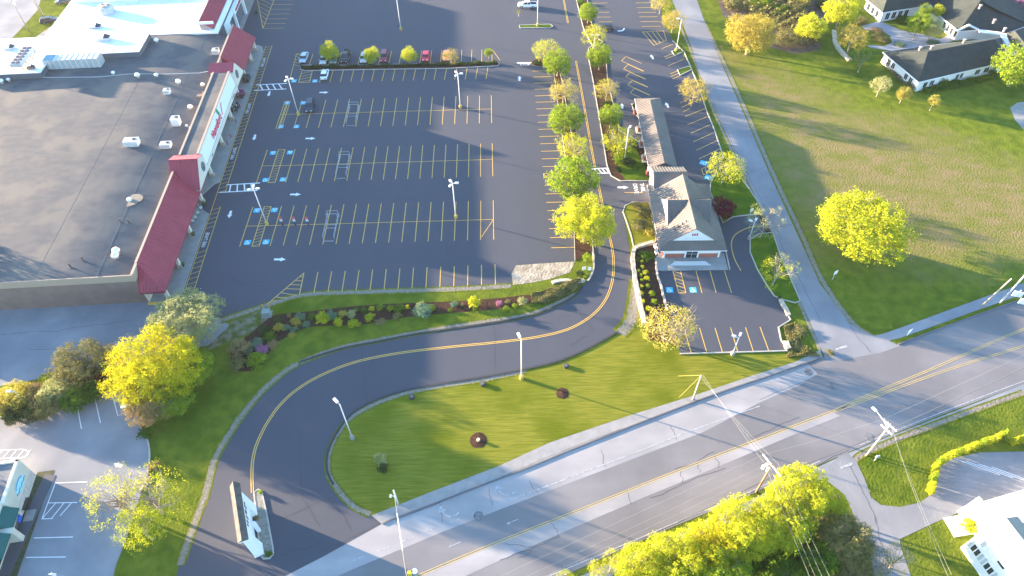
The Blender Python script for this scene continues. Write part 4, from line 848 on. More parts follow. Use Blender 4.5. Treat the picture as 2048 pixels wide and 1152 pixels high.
# white garden table and chairs next to the bank
def patio(px, lab):
    p = G(*px, 0.1); t = thing('garden_chair', lab, 'chair', p[:], .3, 'white chairs beside the bank')
    f = MB(); f.box(-.35, .35, -.35, .35, .4, .48); f.build('seat', WMET, t); f = MB(); f.box(-.35, .35, .3, .38, .48, 1.1); f.build('backrest', WMET, t)
    for x in (-.3, .3):
        for y in (-.3, .3): f = MB(); f.beam((x, y, 0), (x, y, .4), .06); f.build('leg', WMET, t)
patio((1311, 497), 'upper white chair beside the brick bank wall'); patio((1313, 508), 'lower white chair beside the brick bank wall')
# stone retaining walls
def wall(pts, w_, h, name, label, mat=STONE, sm=3):
    b = MB(); P = cat(GL(pts), sm); P = [Vector((p.x + random.uniform(-.06, .06), p.y + random.uniform(-.06, .06), 0)) for p in P]; b.kerb(P, w_, 0, h); return b.thing(name, mat, label, 'wall')
wall([(1306, 487), (1290, 492), (1268, 501), (1266, 530), (1270, 560), (1276, 590), (1282, 620), (1288, 650)], .75, .7, 'stone_wall', 'pale stone retaining wall left of the mulched bank bed')
wall([(1311, 520), (1313, 545), (1320, 570), (1328, 600), (1334, 622)], .35, .45, 'stone_wall', 'low pale stone edging between mulch bed and bank lot')
wall([(1560, 600), (1568, 615), (1577, 632)], .7, .5, 'stone_wall', 'short stone wall at the right edge of the bank lot')
wall([(1570, 685), (1576, 700)], .9, .6, 'stone_pile', 'small pale rocks at the corner of the bank lot')
wall([(1105, 566), (1130, 562), (1152, 566), (1168, 562)], .7, .4, 'stone_edge', 'pale rocks behind the ground cover at the driveway bend')
wall([(1668, 62), (1670, 85), (1682, 105), (1700, 122)], 1.3, .4, 'stone_edge', 'curved sunlit stone wall in the lawn near the white house')
wall([(1186, 505), (1188, 530), (1182, 552), (1176, 562)], .3, .35, 'stone_edge', 'thin pale edging around the end of the tree island', mat=KERBM)
# ---------------- big white house, upper right ----------------
SHIN = M('green_shingles', (.026, .036, .036), (.038, .046, .042), scale=.6, rough=.9, bump=.15, bscale=5)
SIDN = M('white_clapboard', (.72, .72, .73), rough=.8)
ho = thing('courtyard_house', 'large white house with dark green hip roofs around a courtyard', 'house', G(1845, 173)[:])
def HP(x, y, z): return G(x, y, z)
def hip(eaves, ridge, faces, ze, zr_, inset=.5, wz=0.0):
    E_ = [HP(x, y, ze) for x, y in eaves]; Rr = [HP(x, y, zr_) for x, y in ridge]; A = E_ + Rr
    b = MB(); b.add(A, faces); b.build('roof', SHIN, ho, world=True)
    c = sum(E_, Vector()) / len(E_); b = MB(); P = []
    for p in E_: d = (c - p); P.append(p + d.normalized() * inset)
    b.prism(P, 0, ze - .02); b.build('wall', SIDN, ho, world=True)
    b = MB(); n = len(E_)
    for i in range(n): b.beam(E_[i] - Vector((0, 0, .12)), E_[(i + 1) % n] - Vector((0, 0, .12)), .18, .22)
    b.build('gutter', WALLW, ho, world=True)
hip([(1766, 104), (1838, 164), (1910, 147), (2016, 122), (2003, 75), (1850, 92)], [(1856, 103), (1990, 78)], [(0, 1, 6), (1, 2, 3, 7, 6), (3, 4, 7), (4, 5, 0, 6, 7)], 3, 6.6)
hip([(1888, 38), (1918, 62), (1958, 60), (2012, 66), (2058, 50), (2048, -20), (1960, -30), (1850, -10), (1868, 18)], [(1962, 0), (1975, 10)], [(0, 1, 9), (1, 2, 3, 9), (3, 4, 10, 9), (4, 5, 10), (5, 6, 9, 10), (6, 7, 9), (7, 8, 0, 9)], 3, 7.6)
hip([(1732, -2), (1765, 25), (1830, 15), (1880, 6), (1890, -40), (1760, -40)], [(1776, -8), (1870, -22)], [(0, 1, 6), (1, 2, 3, 7, 6), (3, 4, 7), (4, 5, 0, 6, 7)], 3, 6.4)
b = MB(); P = [HP(2012, 66, 3.0), HP(2058, 52, 3.0), HP(2085, 110, 3.0), HP(2030, 112, 3.0)]; q = [HP(2030, 62, 5.2), HP(2060, 100, 5.2)]
b.add(P + q, [(0, 3, 5, 4), (3, 2, 5), (1, 0, 4), (2, 1, 4, 5)]); b.build('roof', SHIN, ho, world=True)
b = MB(); b.prism([P[0], P[1], P[2], P[3]], 0, 2.98); b.build('wall', SIDN, ho, world=True)
b = MB(); b.beam(HP(1958, 62, 3.3), HP(2004, 68, 3.3), 1.5, .3); b.beam(HP(2004, 68, 3.35), HP(2028, 111, 3.35), 1.2, .3); b.beam(HP(1916, 61, 3.3), HP(1938, 50, 4.9), .5, .4); b.beam(HP(1938, 50, 4.9), HP(1958, 60, 3.4), .5, .4); b.build('white_eave', WALLW, ho, world=True)
b = MB(); b.add([HP(1918, 66, 0), HP(1956, 62, 0), HP(1938, 50, 4.8)], [(0, 1, 2)]); b.build('porch_gable', WALLW, ho, world=True)
b = MB(); b.prism([HP(2046, 55, 0), HP(2075, 48, 0), HP(2085, 62, 0), HP(2055, 70, 0)], 0, 4.2); b.build('bay', SIDN, ho, world=True)
# windows on the lit left wall and the shaded front walls
def hwin(a, b_, z0, z1, n, off=.08, parent=ho):
    """n windows between pixel ground points a and b_, on the wall through them"""
    A, C_ = a, b_; d = (C_ - A).normalized(); nrm = Vector((d.y, -d.x, 0)) * off
    L = (C_ - A).length
    for k in range(n):
        m = A + d * L * (k + .5) / n; hw = min(.75, L / n * .3)
        f = MB(); f.add([m - d * (hw + .12) + nrm + Vector((0, 0, z0 - .12)), m + d * (hw + .12) + nrm + Vector((0, 0, z0 - .12)), m + d * (hw + .12) + nrm + Vector((0, 0, z1 + .12)), m - d * (hw + .12) + nrm + Vector((0, 0, z1 + .12))], [(0, 1, 2, 3)])
        w_ = f.build('window', WALLW, parent, world=True)
        for s_ in (-1, 1):
            f = MB(); c = m + d * hw * .52 * s_ + nrm * 1.6; hh = hw * .44
            f.add([c - d * hh + Vector((0, 0, z0)), c + d * hh + Vector((0, 0, z0)), c + d * hh + Vector((0, 0, z1)), c - d * hh + Vector((0, 0, z1))], [(0, 1, 2, 3)]); f.build('pane', GLASS, w_, world=True)
def inset(px, ze, k=.5, cen=(1900, 110)):
    p = G(*px, ze); c = G(*cen, ze); p = p + (c - p).normalized() * k; return Vector((p.x, p.y, 0))
W0, W1, W2 = inset((1766, 104), 3), inset((1838, 164), 3), inset((1910, 147), 3); W3 = inset((2016, 122), 3)
hwin(W0.lerp(W1, .12), W0.lerp(W1, .38), .9, 2.3, 2); hwin(W0.lerp(W1, .62), W0.lerp(W1, .88), .9, 2.3, 2)
hwin(W1.lerp(W2, .12), W1.lerp(W2, .5), .9, 2.2, 2); hwin(W2.lerp(W3, .05), W2.lerp(W3, .22), .9, 2.2, 2); hwin(W2.lerp(W3, .4), W2.lerp(W3, .75), .9, 2.2, 2)
c2 = (1960, 20); V0, V1 = inset((1888, 38), 3, .5, c2), inset((1918, 62), 3, .5, c2); hwin(V0, V1, .6, 2.4, 4, .1)
c3 = (1800, -20); U0, U1, U2 = inset((1732, -2), 3, .5, c3), inset((1765, 25), 3, .5, c3), inset((1830, 15), 3, .5, c3)
hwin(U0.lerp(U1, .1), U0.lerp(U1, .9), .6, 2.4, 3, .1); hwin(U1.lerp(U2, .1), U1.lerp(U2, .9), .5, 2.4, 4, .1)
for px, z in (((1840, 98), 5.6), ((1863, 96), 5.8), ((1928, 83), 5.9), ((1960, 14), 6.9), ((1988, 43), 5.2), ((2009, 60), 4.4)):
    p = G(*px, z); f = MB(); f.lathe((p.x, p.y, z - .5), [(.3, 0), (.3, .9), (.42, .95), (.42, 1.15)], 8); f.build('roof_vent', M('vent_pink', (.42, .34, .31), rough=.8), ho, world=True)
p = G(1985, 5, 0); t = thing('far_house', 'strip of pale building cut off at the top right edge', 'house', G(2000, -20)[:])
f = MB(); f.prism([G(1960, -60), G(1990, -2), G(2070, -14), G(2060, -60)], 0, 4); f.build('wall', SIDN, t, world=True); f = MB(); f.prism([G(1955, -62, 4), G(1988, 2, 4), G(2080, -12, 4), G(2080, -62, 4)], 4, 4.3); f.build('roof', SHIN, t, world=True)
# ---------------- lower left shop ----------------
lf = thing('corner_shop', 'beige shop with green awnings cut off at the lower left edge', 'shop', (-72.377, 41.033, 0), R(97.714 - 90))
BEIGE = M('beige_stucco', (.52, .50, .42), (.58, .55, .47), scale=.6, rough=.9)
HS = 4.8
b = MB(); b.box(-22, -1.8, 3.5, 10.4, 0, HS); b.box(-22, -2.4, -14, 3.5, 0, HS - .6); b.build('wall', BEIGE, lf)
b = MB(); b.box(-21.6, -2.2, 3.9, 10.0, HS, HS + .05); b.box(-21.6, -2.9, -13.6, 3.4, HS - .6, HS - .55); b.build('roof', M('dark_membrane', (.13, .14, .155), (.17, .18, .19), scale=.5, rough=.9), lf)
b = MB()
for x0, x1, y0, y1, z in ((-22, -21.6, -14, 10.4, HS), (-2.2, -1.8, 3.5, 10.4, HS), (-22, -1.8, 10.05, 10.45, HS), (-2.8, -2.4, -14, 3.5, HS - .6)): b.box(x0, x1, y0, y1, z, z + .35)
b.build('parapet', M('cream_trim', (.66, .64, .56), rough=.8), lf)
b = MB(); b.box(-1.8, -1.72, 4.0, 10.2, .0, 1.6); b.build('stone_face', M('pale_block', (.42, .39, .37), (.55, .52, .48), scale=3, rough=.9), lf)
b = MB(); b.add([(-1.76, 7.3 + 1.6 * math.cos(t), 3.0 + .9 * math.sin(t)) for t in [R(a) for a in range(0, 360, 20)]], [tuple(range(18))]); sg = b.build('shop_sign', M('sign_aqua', (.36, .68, .74), rough=.5), lf)
b = MB(); b.tube([(-1.74, 7.3 + 1.3 * math.cos(t), 3.1 + .6 * math.sin(t)) for t in [R(a) for a in range(20, 170, 20)]], .07, 5); b.tube([(-1.74, 5.6 + .3 * k, 2.6 + .12 * math.sin(k * 2)) for k in range(12)], .07, 5); b.build('sign_script', M('sign_blue', (.04, .17, .36), rough=.5), sg)
AWN = M('green_awning', (.012, .10, .095), rough=.7)
for y0, y1 in ((.3, 3.4), (-4.2, -.5), (-9, -5.2)):
    b = MB(); b.add([(-2.35, y0, 4.1), (-2.35, y1, 4.1), (-.7, y1, 3.0), (-.7, y0, 3.0), (-.7, y0, 2.75), (-.7, y1, 2.75)], [(0, 3, 2, 1), (3, 4, 5, 2)]); b.add([(-2.35, y0, 4.1), (-.7, y0, 3.0), (-2.35, y0, 3.0)], [(0, 1, 2)]); b.build('awning', AWN, lf)
    b = MB(); b.box(-2.38, -2.3, y0, y1, .5, 2.9); b.build('shop_window', GLASS, lf)
b = MB(); b.box(-2.6, -.4, -.5, .3, 0, 3.2); b.build('porch_post', BEIGE, lf)
b = MB(); b.box(-1.5, -1.35, 2.2, 3.2, .6, 1.4); b.build('blue_notice', M('notice_blue', (.02, .12, .55), rough=.5), lf)
b = MB(); b.box(-1.4, 0, 2.6, 4.4, .04, .12); b.build('doorstep', SLAB, lf)
b = MB(); b.add([(-2.3, -14, .03), (0, -14, .03), (.9, 10.8, .03), (-1.7, 10.8, .03)], [(0, 1, 2, 3)]); b.thing('shop_bed', M('dark_bed', (.05, .06, .03), (.09, .09, .04), scale=2, rough=.95), 'dark planted strip along the lower left shop front', 'planting bed', **S)
bpy.data.objects['shop_bed'].location = lf.location; bpy.data.objects['shop_bed'].rotation_euler = lf.rotation_euler
b = MB(); b.prism([G(90, 948), G(112, 951), G(60, 1060), (G(20, 1152)), G(-10, 1152), G(40, 1050)], 0, .05); b.thing('shop_walk', M('dark_walk', (.10, .105, .12), rough=.9), 'dark pavement beside the lower left shop front', 'pavement', **S)
f = MB(); [f.box(-1.6 + i * .55, -1.5 + i * .55, -.05, .05, 0, .75) for i in range(4)]; f.box(-1.7, .3, -.3, .3, .7, .78)
t = thing('bench', 'dark metal bench beside the lower left shop', 'bench', G(58, 1003)[:], R(97)); f.build('seat', M('bench_metal', (.05, .05, .05), rough=.5), t)
for y in (-.25, .25):
    f = MB(); f.beam((-1.7, y * 3, .7), (.3, y * 3, .7), .12); f.build('rail', MATS['bench_metal'], t)
# ---------------- white house, lower right ----------------
wh = thing('white_house', 'bright white house cut off at the lower right corner', 'house', (63.8, 36.9, 0), R(-75.8))
WSH = M('brown_shingles', (.27, .24, .20), (.31, .27, .23), scale=1, rough=.9)
b = MB(); b.box(0, 30, 0, 5.4, 0, 7.0); b.build('wall', SIDN, wh)
b = MB(); b.add([(-.2, -.2, 6.95), (30, -.2, 6.95), (30, 2.6, 8.3), (-.2, 2.6, 8.3)], [(0, 1, 2, 3)]); b.add([(-.2, 2.6, 8.3), (30, 2.6, 8.3), (30, 5.6, 6.95), (-.2, 5.6, 6.95)], [(0, 1, 2, 3)]); rf = b.build('roof', WSH, wh)
b = MB(); b.add([(-.02, 0, 7), (-.02, 5.4, 7), (-.02, 2.6, 8.25)], [(0, 2, 1)]); b.beam((-.2, 2.6, 8.33), (30, 2.6, 8.33), .35, .1); b.beam((-.25, -.25, 6.9), (30, -.25, 6.9), .2, .25); b.build('eave_trim', WALLW, wh)
b = MB(); b.box(-4, 0, 3.2, 26, 0, 3.0); b.box(0, 9, 5.4, 26, 0, 3.3); b.build('wing', SIDN, wh)
b = MB(); b.add([(-4.3, 3.0, 3.0), (0, 3.0, 3.6), (0, 26, 3.6), (-4.3, 26, 3.0)], [(0, 1, 2, 3)]); b.box(-4.3, 0, 3.0, 3.15, 2.8, 3.05); b.box(1.4, 9, 9, 26, 3.3, 3.5); b.build('wing_roof', WALLW, wh)
b = MB(); b.box(0.05, 1.6, 6.2, 8.7, 3.31, 3.36); b.box(2.5, 5.5, 9.6, 12, 3.51, 3.56); b.build('terrace', M('terrace_grey', (.16, .16, .18), rough=.9), wh)
for x in (1.4, 4.0, 6.8):
    b = MB(); b.box(x - .75, x + .75, -.06, -.02, 1.8, 3.5); d_ = b.build('window', WALLW, wh)
    for k in (-1, 1):
        b = MB(); b.box(x + k * .34 - .26, x + k * .34 + .26, -.1, -.06, 1.95, 3.35); b.build('pane', GLASS, d_)
        b = MB(); b.box(x + k * 1.0 - .16, x + k * 1.0 + .16, -.08, -.02, 1.8, 3.5); b.build('shutter', M('shutter_grey', (.45, .46, .48), rough=.7), d_)
b = MB(); b.box(3.9, 5.0, -.08, -.02, 5.0, 5.4); b.build('small_window', GLASS, wh)
b = MB(); b.box(1.2, 1.6, -.08, -.02, 4.2, 5.6); b.build('shutter', MATS['shutter_grey'], wh)
b = MB(); b.prism([(-4.4, .5), (-1.5, .2), (-1.2, 3.2), (-4.2, 3.2)], 0, .12); b.prism([(-4.8, 3.2), (-4.2, 3.2), (-4.2, 8), (-6.0, 8)], 0, .1); b.build('step', M('pale_concrete', (.6, .59, .56)), wh)
t = thing('flower_pot', 'bright yellow plant in a pot on the white house terrace', 'pot plant', G(2034, 1054, 3.4)[:]); f = MB(); f.lathe((0, 0, 0), [(.2, 0), (.3, .4)], 8); f.build('pot', M('pot_clay', (.3, .12, .06)), t)
f = MB(); f.lathe((0, 0, .4), [(.3, 0), (.45, .25), (.3, .5), (.05, .6)], 8); f.build('plant', M('yellow_leaf', (.5, .45, .02)), t)
# ---------------- big sign at the entrance ----------------
sn = thing('entrance_sign', 'big white two post entrance sign with a small shingled roof', 'sign', (-36.594, 37.2, 0), R(111.306 - 90))
b = MB(); b.box(-.75, -.25, 1.6, 7.6, 2.6, 6.6); b.build('sign_panel', WALLW, sn)
for y0, y1 in ((.6, 2.3), (6.9, 8.5)):
    b = MB(); b.prism([(-1.1, y0), (-.35, y0), (.1, y0 + .45), (.1, y1 - .1), (-1.1, y1)], 0, .3); b.add([(.25, y0, .2), (.25, y1, .2), (-.45, y1, 6.4), (-.45, y0, 6.4), (-1.05, y0, .2), (-1.05, y1, .2), (-1.05, y1, 6.4), (-1.05, y0, 6.4)], [(0, 1, 2, 3), (5, 4, 7, 6), (1, 5, 6, 2), (4, 0, 3, 7)])
    b.build('pylon', WALLW, sn)
b = MB(); b.add([(-.75, -.1, 7.9), (-.75, 9.2, 7.9), (-.02, 9.0, 7.05), (-.02, .1, 7.05)], [(0, 3, 2, 1)]); b.add([(-.75, -.1, 7.9), (-.75, 9.2, 7.9), (-1.48, 9.0, 7.05), (-1.48, .1, 7.05)], [(0, 1, 2, 3)])
b.add([(-.75, -.1, 7.9), (-.02, .1, 7.05), (-1.48, .1, 7.05)], [(0, 2, 1)]); b.add([(-.75, 9.2, 7.9), (-.02, 9.0, 7.05), (-1.48, 9.0, 7.05)], [(0, 1, 2)]); rr = b.build('roof', M('slate_shingles', (.06, .06, .065), (.11, .10, .09), scale=1.5, rough=.85), sn)
b = MB(); b.box(-1.4, -.1, .15, 8.95, 6.7, 7.03); b.build('fascia', WALLW, rr)
b = MB()
for k, yy in enumerate((3.0, 3.6, 4.3, 4.9, 5.3, 6.0, 6.5)): b.box(-.25, -.2, yy, yy + .3, 5.0 - (k % 3) * .25, 5.6)
b.build('dark_lettering', M('dark_navy', (.03, .04, .10), rough=.5), sn)
b = MB(); b.box(-.2, .35, 4.2, 4.5, 0, 3.3); b.box(-.8, -.6, 2.2, 7.0, 0, 3.2); b.build('low_panel', WALLW, sn)
for k, (px, s_) in enumerate((((514, 988), .8), ((537, 1106), .9))): pass
# ---------------- lamp posts ----------------
GALV = M('white_pole_paint', (.66, .66, .65), rough=.45)
def lamp(base, top, h, heads, label, r=.11, foot='yellow', hl=.75, name='lamp_post'):
    p = G(*base); t = thing(name, label, 'lamp post', p[:], 0, 'lamp posts of the parking lots')
    f = MB(); f.lathe((0, 0, 0), [(.38, 0), (.38, .75), (.34, .8)], 14); f.build('footing', {'yellow': M('footing_yellow', (.55, .36, .06), (.45, .33, .12), scale=2, rough=.8), 'white': CONC}[foot], t)
    f = MB(); f.tube([(0, 0, .8), (0, 0, h)], r, 8, r * .75); f.build('pole', GALV, t, smooth=True)
    for a in heads:
        f = MB(); ca, sa = math.cos(R(a)), math.sin(R(a)); f.beam((0, 0, h - .15), (ca * .5, sa * .5, h - .05), .09)
        arm = f.build('arm', GALV, t)
        f = MB(); f.obox((ca * (.5 + hl / 2), sa * (.5 + hl / 2)), R(a), hl, .42, h - .12, h + .1); f.obox((ca * (.5 + hl / 2), sa * (.5 + hl / 2)), R(a), hl * .8, .3, h + .1, h + .16); f.build('lamp_head', WMET, t)
    return t
lamp((597, 230), 0, 10.2, (0, 120, 240), 'white lamp post at the hatched bay of the second row')
lamp((534, 449), 0, 9.9, (0, 100, 200), 'white lamp post at the hatched bay of the bottom double row')
lamp((921, 216), 0, 9.7, (0, 120, 240), 'white three headed lamp post right end of the second row')
lamp((912, 436), 0, 9.6, (0, 120, 240), 'white three headed lamp post right end of the bottom double row')
lamp((802, 60), 0, 10, (0, 180), 'tall white lamp post standing alone at the top of the lot')
lamp((1075, 52), 0, 10, (0, 180), 'white lamp post on the long thin kerbed island')
lamp((1043, 757), 0, 11.1, (110,), 'white lamp post on the lawn with a yellow footing', hl=1.0)
lamp((705, 877), 0, 10.4, (135,), 'white lamp post on the lawn nearest the driveway bend', hl=1.0, foot='white')
lamp((1352, 102), 0, 9.3, (170,), 'white lamp post on a kerb island beside the side road', hl=.8)
lamp((1248, 325), 0, 9.3, (60,), 'white lamp post among shrubs left of the canopy', foot='white')
lamp((1465, 709), 0, 4.9, (150, 60), 'short white lamp post at the lower edge of the bank lot', foot='white', r=.1)
lamp((1498, 478), 0, 4.8, (150, 60), 'short white lamp post on the kerb right of the bank', foot='white', r=.1)
lamp((1188, 97), 0, 4.0, (0, 180), 'white twin headed lamp in front of the far yellow tree', foot='white', r=.09)
lamp((58, 812), 0, 4.6, (180,), 'dark lamp post rising from the lower left hedge', foot='white', r=.07)
lamp((284, 842), 0, 5.0, (200,), 'thin lamp post under the brown pine by the kerb', foot='white', r=.07)
# ---------------- utility poles and wires ----------------
WOOD = M('grey_wood', (.36, .31, .26), (.45, .40, .34), scale=3, rough=.9); WOODD = M('brown_wood', (.20, .12, .07), (.27, .17, .10), scale=3, rough=.9)
WIRE = M('wire_pale', (.30, .30, .29), rough=.6); WIRED = M('wire_dark', (.04, .04, .045), rough=.6)
def upole(base, h, label, mat=WOOD, arms=(), ang=0, lean=(0, 0)):
    p = G(*base); t = thing('utility_pole', label, 'utility pole', p[:], 0, 'utility poles along the roads')
    f = MB(); f.tube([(0, 0, 0), (lean[0], lean[1], h)], .17, 8, .12); pl = f.build('pole', mat, t, smooth=True)
    for z, L_ in arms:
        d = Vector((math.cos(R(ang)), math.sin(R(ang)), 0)) * L_ / 2; c = Vector((lean[0] * z / h, lean[1] * z / h, z))
        f = MB(); f.beam(c - d, c + d, .14); a = f.build('crossarm', mat if mat is WOODD else GALV, t)
        for s_ in (-.9, -.35, .35, .9): f = MB(); q = c + d * s_; f.lathe((q.x, q.y, q.z + .07), [(.05, 0), (.08, .1), (.04, .2)], 8); f.build('insulator', WMET, a)
    return t, Vector((p.x + lean[0], p.y + lean[1], h))
U1, T1 = upole((1386, 799), 7.2, 'short wooden pole with guy wires at the lawn edge')
U2, T2 = upole((1733, 911), 9.6, 'pale utility pole with crossarms and a street light', arms=((9.3, 2.4), (8.0, 2.0)), ang=-60)
f = MB(); f.tube([(0, 0, 8.6), (-.9, 1.0, 9.6), (-1.5, 2.1, 10.0)], .06, 6); sa_ = f.build('light_arm', GALV, U2); f = MB(); f.obox((-1.7, 2.4), R(120), .8, .35, 9.9, 10.08); f.build('lamp_head', WMET, sa_)
f = MB(); f.tube([(.9, -.9, 0), (.9, -.9, 1.6)], .07, 6); f.box(.65, 1.15, -1.05, -.85, 1.0, 1.7); f.build('meter_box', STEEL, U2)
U3, T3 = upole((1512, 985), 9.2, 'brown utility pole with white crossarm rising from the yellow trees', mat=WOODD, ang=-65)
f = MB(); d = Vector((math.cos(R(-65)), math.sin(R(-65)), 0)) * 1.9; f.beam(Vector((0, 0, 8.9)) - d, Vector((0, 0, 8.9)) + d, .16); f.build('crossarm', GALV, U3)
for q in ((-.5, .3), (-.45, -.3), (-1.0, .05)): f = MB(); f.lathe((q[0], q[1], 7.8), [(.22, 0), (.24, .1), (.24, .75), (.15, .85)], 10); f.build('transformer', WMET, U3)
U4, T4 = upole((1963, 612), 8.0, 'pale wooden pole leaning over the footpath at right', lean=(1.2, -.4))
U5, T5 = upole((2000, 606), 9.5, 'thin grey pole right of the pale wooden one', mat=GALV, lean=(.6, 0))
U6, T6 = upole((58, 63), 9.5, 'wooden pole with transformers at the far left corner', arms=((9.2, 2.2),), ang=20)
f = MB(); f.lathe((.4, 0, 8.0), [(.3, 0), (.3, .9), (.2, 1)], 10); f.build('transformer', WMET, U6)
U7, T7 = upole((84, 31), 9.0, 'twin thin poles on the far left grass bank')
f = MB(); f.tube([(.5, 0, 0), (.5, 0, 9)], .12, 6); f.build('second_pole', WOOD, U7)
U8, T8 = upole((158, 1185), 7.5, 'pole top with three wires at the lower left edge', mat=GALV, arms=((7.2, .9),), ang=0)
U9, T9 = upole((796, 1008), 4.6, 'short metal pole with a small bracket at the lawn tip', mat=GALV)
f = MB(); f.beam((0, 0, 2.6), (-.7, .1, 2.7), .1); f.box(-.9, -.6, -.15, .3, 2.5, 2.8); f.build('bracket', WMET, U9)
def wire(a, b, sag, name, mat, label, r=.03):
    r *= .42
    a = Vector(a); b = Vector(b); pts = [a.lerp(b, k / 16) - Vector((0, 0, sag * 4 * (k / 16) * (1 - k / 16))) for k in range(17)]
    f = MB(); f.tube(pts, r, 5); return f.thing(name, mat, label, 'wire', group='overhead wires')
rd = (G(1046, 1152, 8.9) - G(1520, 934, 8.9)).normalized(); rdn = Vector((-rd.y, rd.x, 0))
def far(T, L_, dz=0): return T + rd * L_ + Vector((0, 0, dz))
wire(T3 + rdn * -1.7, far(T3, 75) + rdn * -1.7, .5, 'overhead_wire', WIRE, 'palest overhead wire over the far lane of the main road', .035)
wire(T3 + rdn * -.3, far(T3, 75) + rdn * -.3, .6, 'overhead_wire', WIRE, 'pale overhead wire near the lower road edge', .03)
wire(T3 + rdn * .4 - Vector((0, 0, .6)), far(T3, 75, -.6) + rdn * .4, .8, 'overhead_wire', WIRE, 'pale wire just above the yellow tree tops')
wire(T3 + rdn * 1.0 - Vector((0, 0, 2.0)), far(T3, 75, -2) + rdn * 1.0, .9, 'overhead_wire', WIRED, 'thick dark cable crossing the yellow tree tops', .06)
wire(T3 + rdn * .9 - Vector((0, 0, 2.7)), far(T3, 75, -2.7) + rdn * .9, .9, 'overhead_wire', WIRED, 'thin dark cable below the thick one at the yellow trees', .035)
wire(T3 + rdn * -1.7, T2 + rdn * -1.1, .5, 'overhead_wire', WIRE, 'pale wire between the brown pole and the street light pole', .03)
wire(T3 + rdn * .9 - Vector((0, 0, 2.0)), T2 - Vector((0, 0, 2.2)), .8, 'overhead_wire', WIRED, 'dark cable between the brown pole and the street light pole', .06)
wire(T2 + rdn * -1.1, T2 + rdn * -1.1 - rd * 70, .5, 'overhead_wire', WIRE, 'palest wire right of the street light pole', .03)
wire(T2 - Vector((0, 0, 2.2)), T2 - Vector((0, 0, 2.2)) - rd * 70, .8, 'overhead_wire', WIRED, 'dark cable right of the street light pole', .06)
wire(T2 + rdn * .6, T2 + rdn * .6 - rd * 70, .6, 'overhead_wire', WIRE, 'second pale wire right of the street light pole', .03)
for k, s_ in enumerate((-.9, 0, .9)):
    wire(T1 + rdn.cross(Vector((0, 0, 1))) * s_ * .35, T3 - rd * s_ * .9 + Vector((0, 0, -.2)), .4, 'overhead_wire', WIRE, ('left', 'middle', 'right')[k] + ' of three wires crossing the main road to the short pole', .028)
dn = (G(1640, 1152, 8.5) - T3); dn.z = 0
for k, s_ in enumerate((-1.9, -.8, .5, 1.9)):
    wire(T3 - rd * s_ * .5 + Vector((0, 0, -.2)), T3 + dn * 1.6 + Vector((0, 0, -.6)) - rd * s_ * .8, .5, 'overhead_wire', WIRE, ('leftmost', 'second from left', 'third from left', 'rightmost')[k] + ' of four wires running down over the dark wood', .032)
for k, s_ in enumerate((-.3, .3)):
    wire(T2, G(1900, 1152, 7) + rd * s_, .6, 'overhead_wire', WIRE, ('left', 'right')[k] + ' of two wires from the street light pole over the lawn', .028)
for k, (q, lab) in enumerate((((-2.6, .9), 'yellow guy wire running left from the short pole'), ((-3.2, -3.4), 'yellow guy wire running down left from the short pole'))):
    b0 = G(*((1356, 752) if k == 0 else (1358, 795))); f = MB(); f.tube([T1, b0], .025, 5); f.thing('guy_wire', M('guy_yellow', (.34, .31, .08), rough=.6), lab, 'wire', group='guy wires of the short pole')
L8 = T8.copy(); wire(L8, G(108, 1152, 7.2) + Vector((-8, -4, 0)), .2, 'overhead_wire', WIRE, 'wire going down left from the lower left pole top', .03); wire(L8, L8 + Vector((22, -4, -.5)), .6, 'overhead_wire', WIRE, 'wire going right from the lower left pole top', .03)
# span wire with flashing light
SP = G(812, 1146, 6.2); pts = [T9, T9.lerp(SP, .5) - Vector((0, 0, .1)), SP, G(826, 1210, 6.6)]
f = MB(); f.tube(cat(pts, 5), .03, 5); f.thing('span_wire', WIRE, 'span wire from the metal pole carrying the yellow signal', 'wire')
f = MB(); f.tube([T9.lerp(SP, .3), T9.lerp(SP, .75)], .06, 6); f.thing('cable_sleeve', WMET, 'thicker pale sleeve along the middle of the span wire', 'cable')
t = thing('flashing_signal', 'yellow flashing signal hanging over the road at the bottom edge', 'traffic light', G(820, 1149, 5.6)[:]); f = MB(); f.box(-.25, .25, -.2, .2, 0, .9); f.build('housing', M('signal_yellow', (.75, .5, .03), rough=.5), t)
for a in (0, 180): f = MB(); f.lathe((.28 * math.cos(R(a)), .28, .3), [(.12, 0), (.12, .25)], 8); f.build('visor', M('signal_dark', (.04, .04, .04)), t)
t = thing('hanging_sign', 'small pale sign beside the yellow flashing signal', 'sign', G(829, 1143, 5.6)[:]); f = MB(); f.lathe((0, 0, 0), [(.4, 0), (.4, .12)], 10); f.build('panel', M('pale_cyan', (.5, .7, .75)), t)
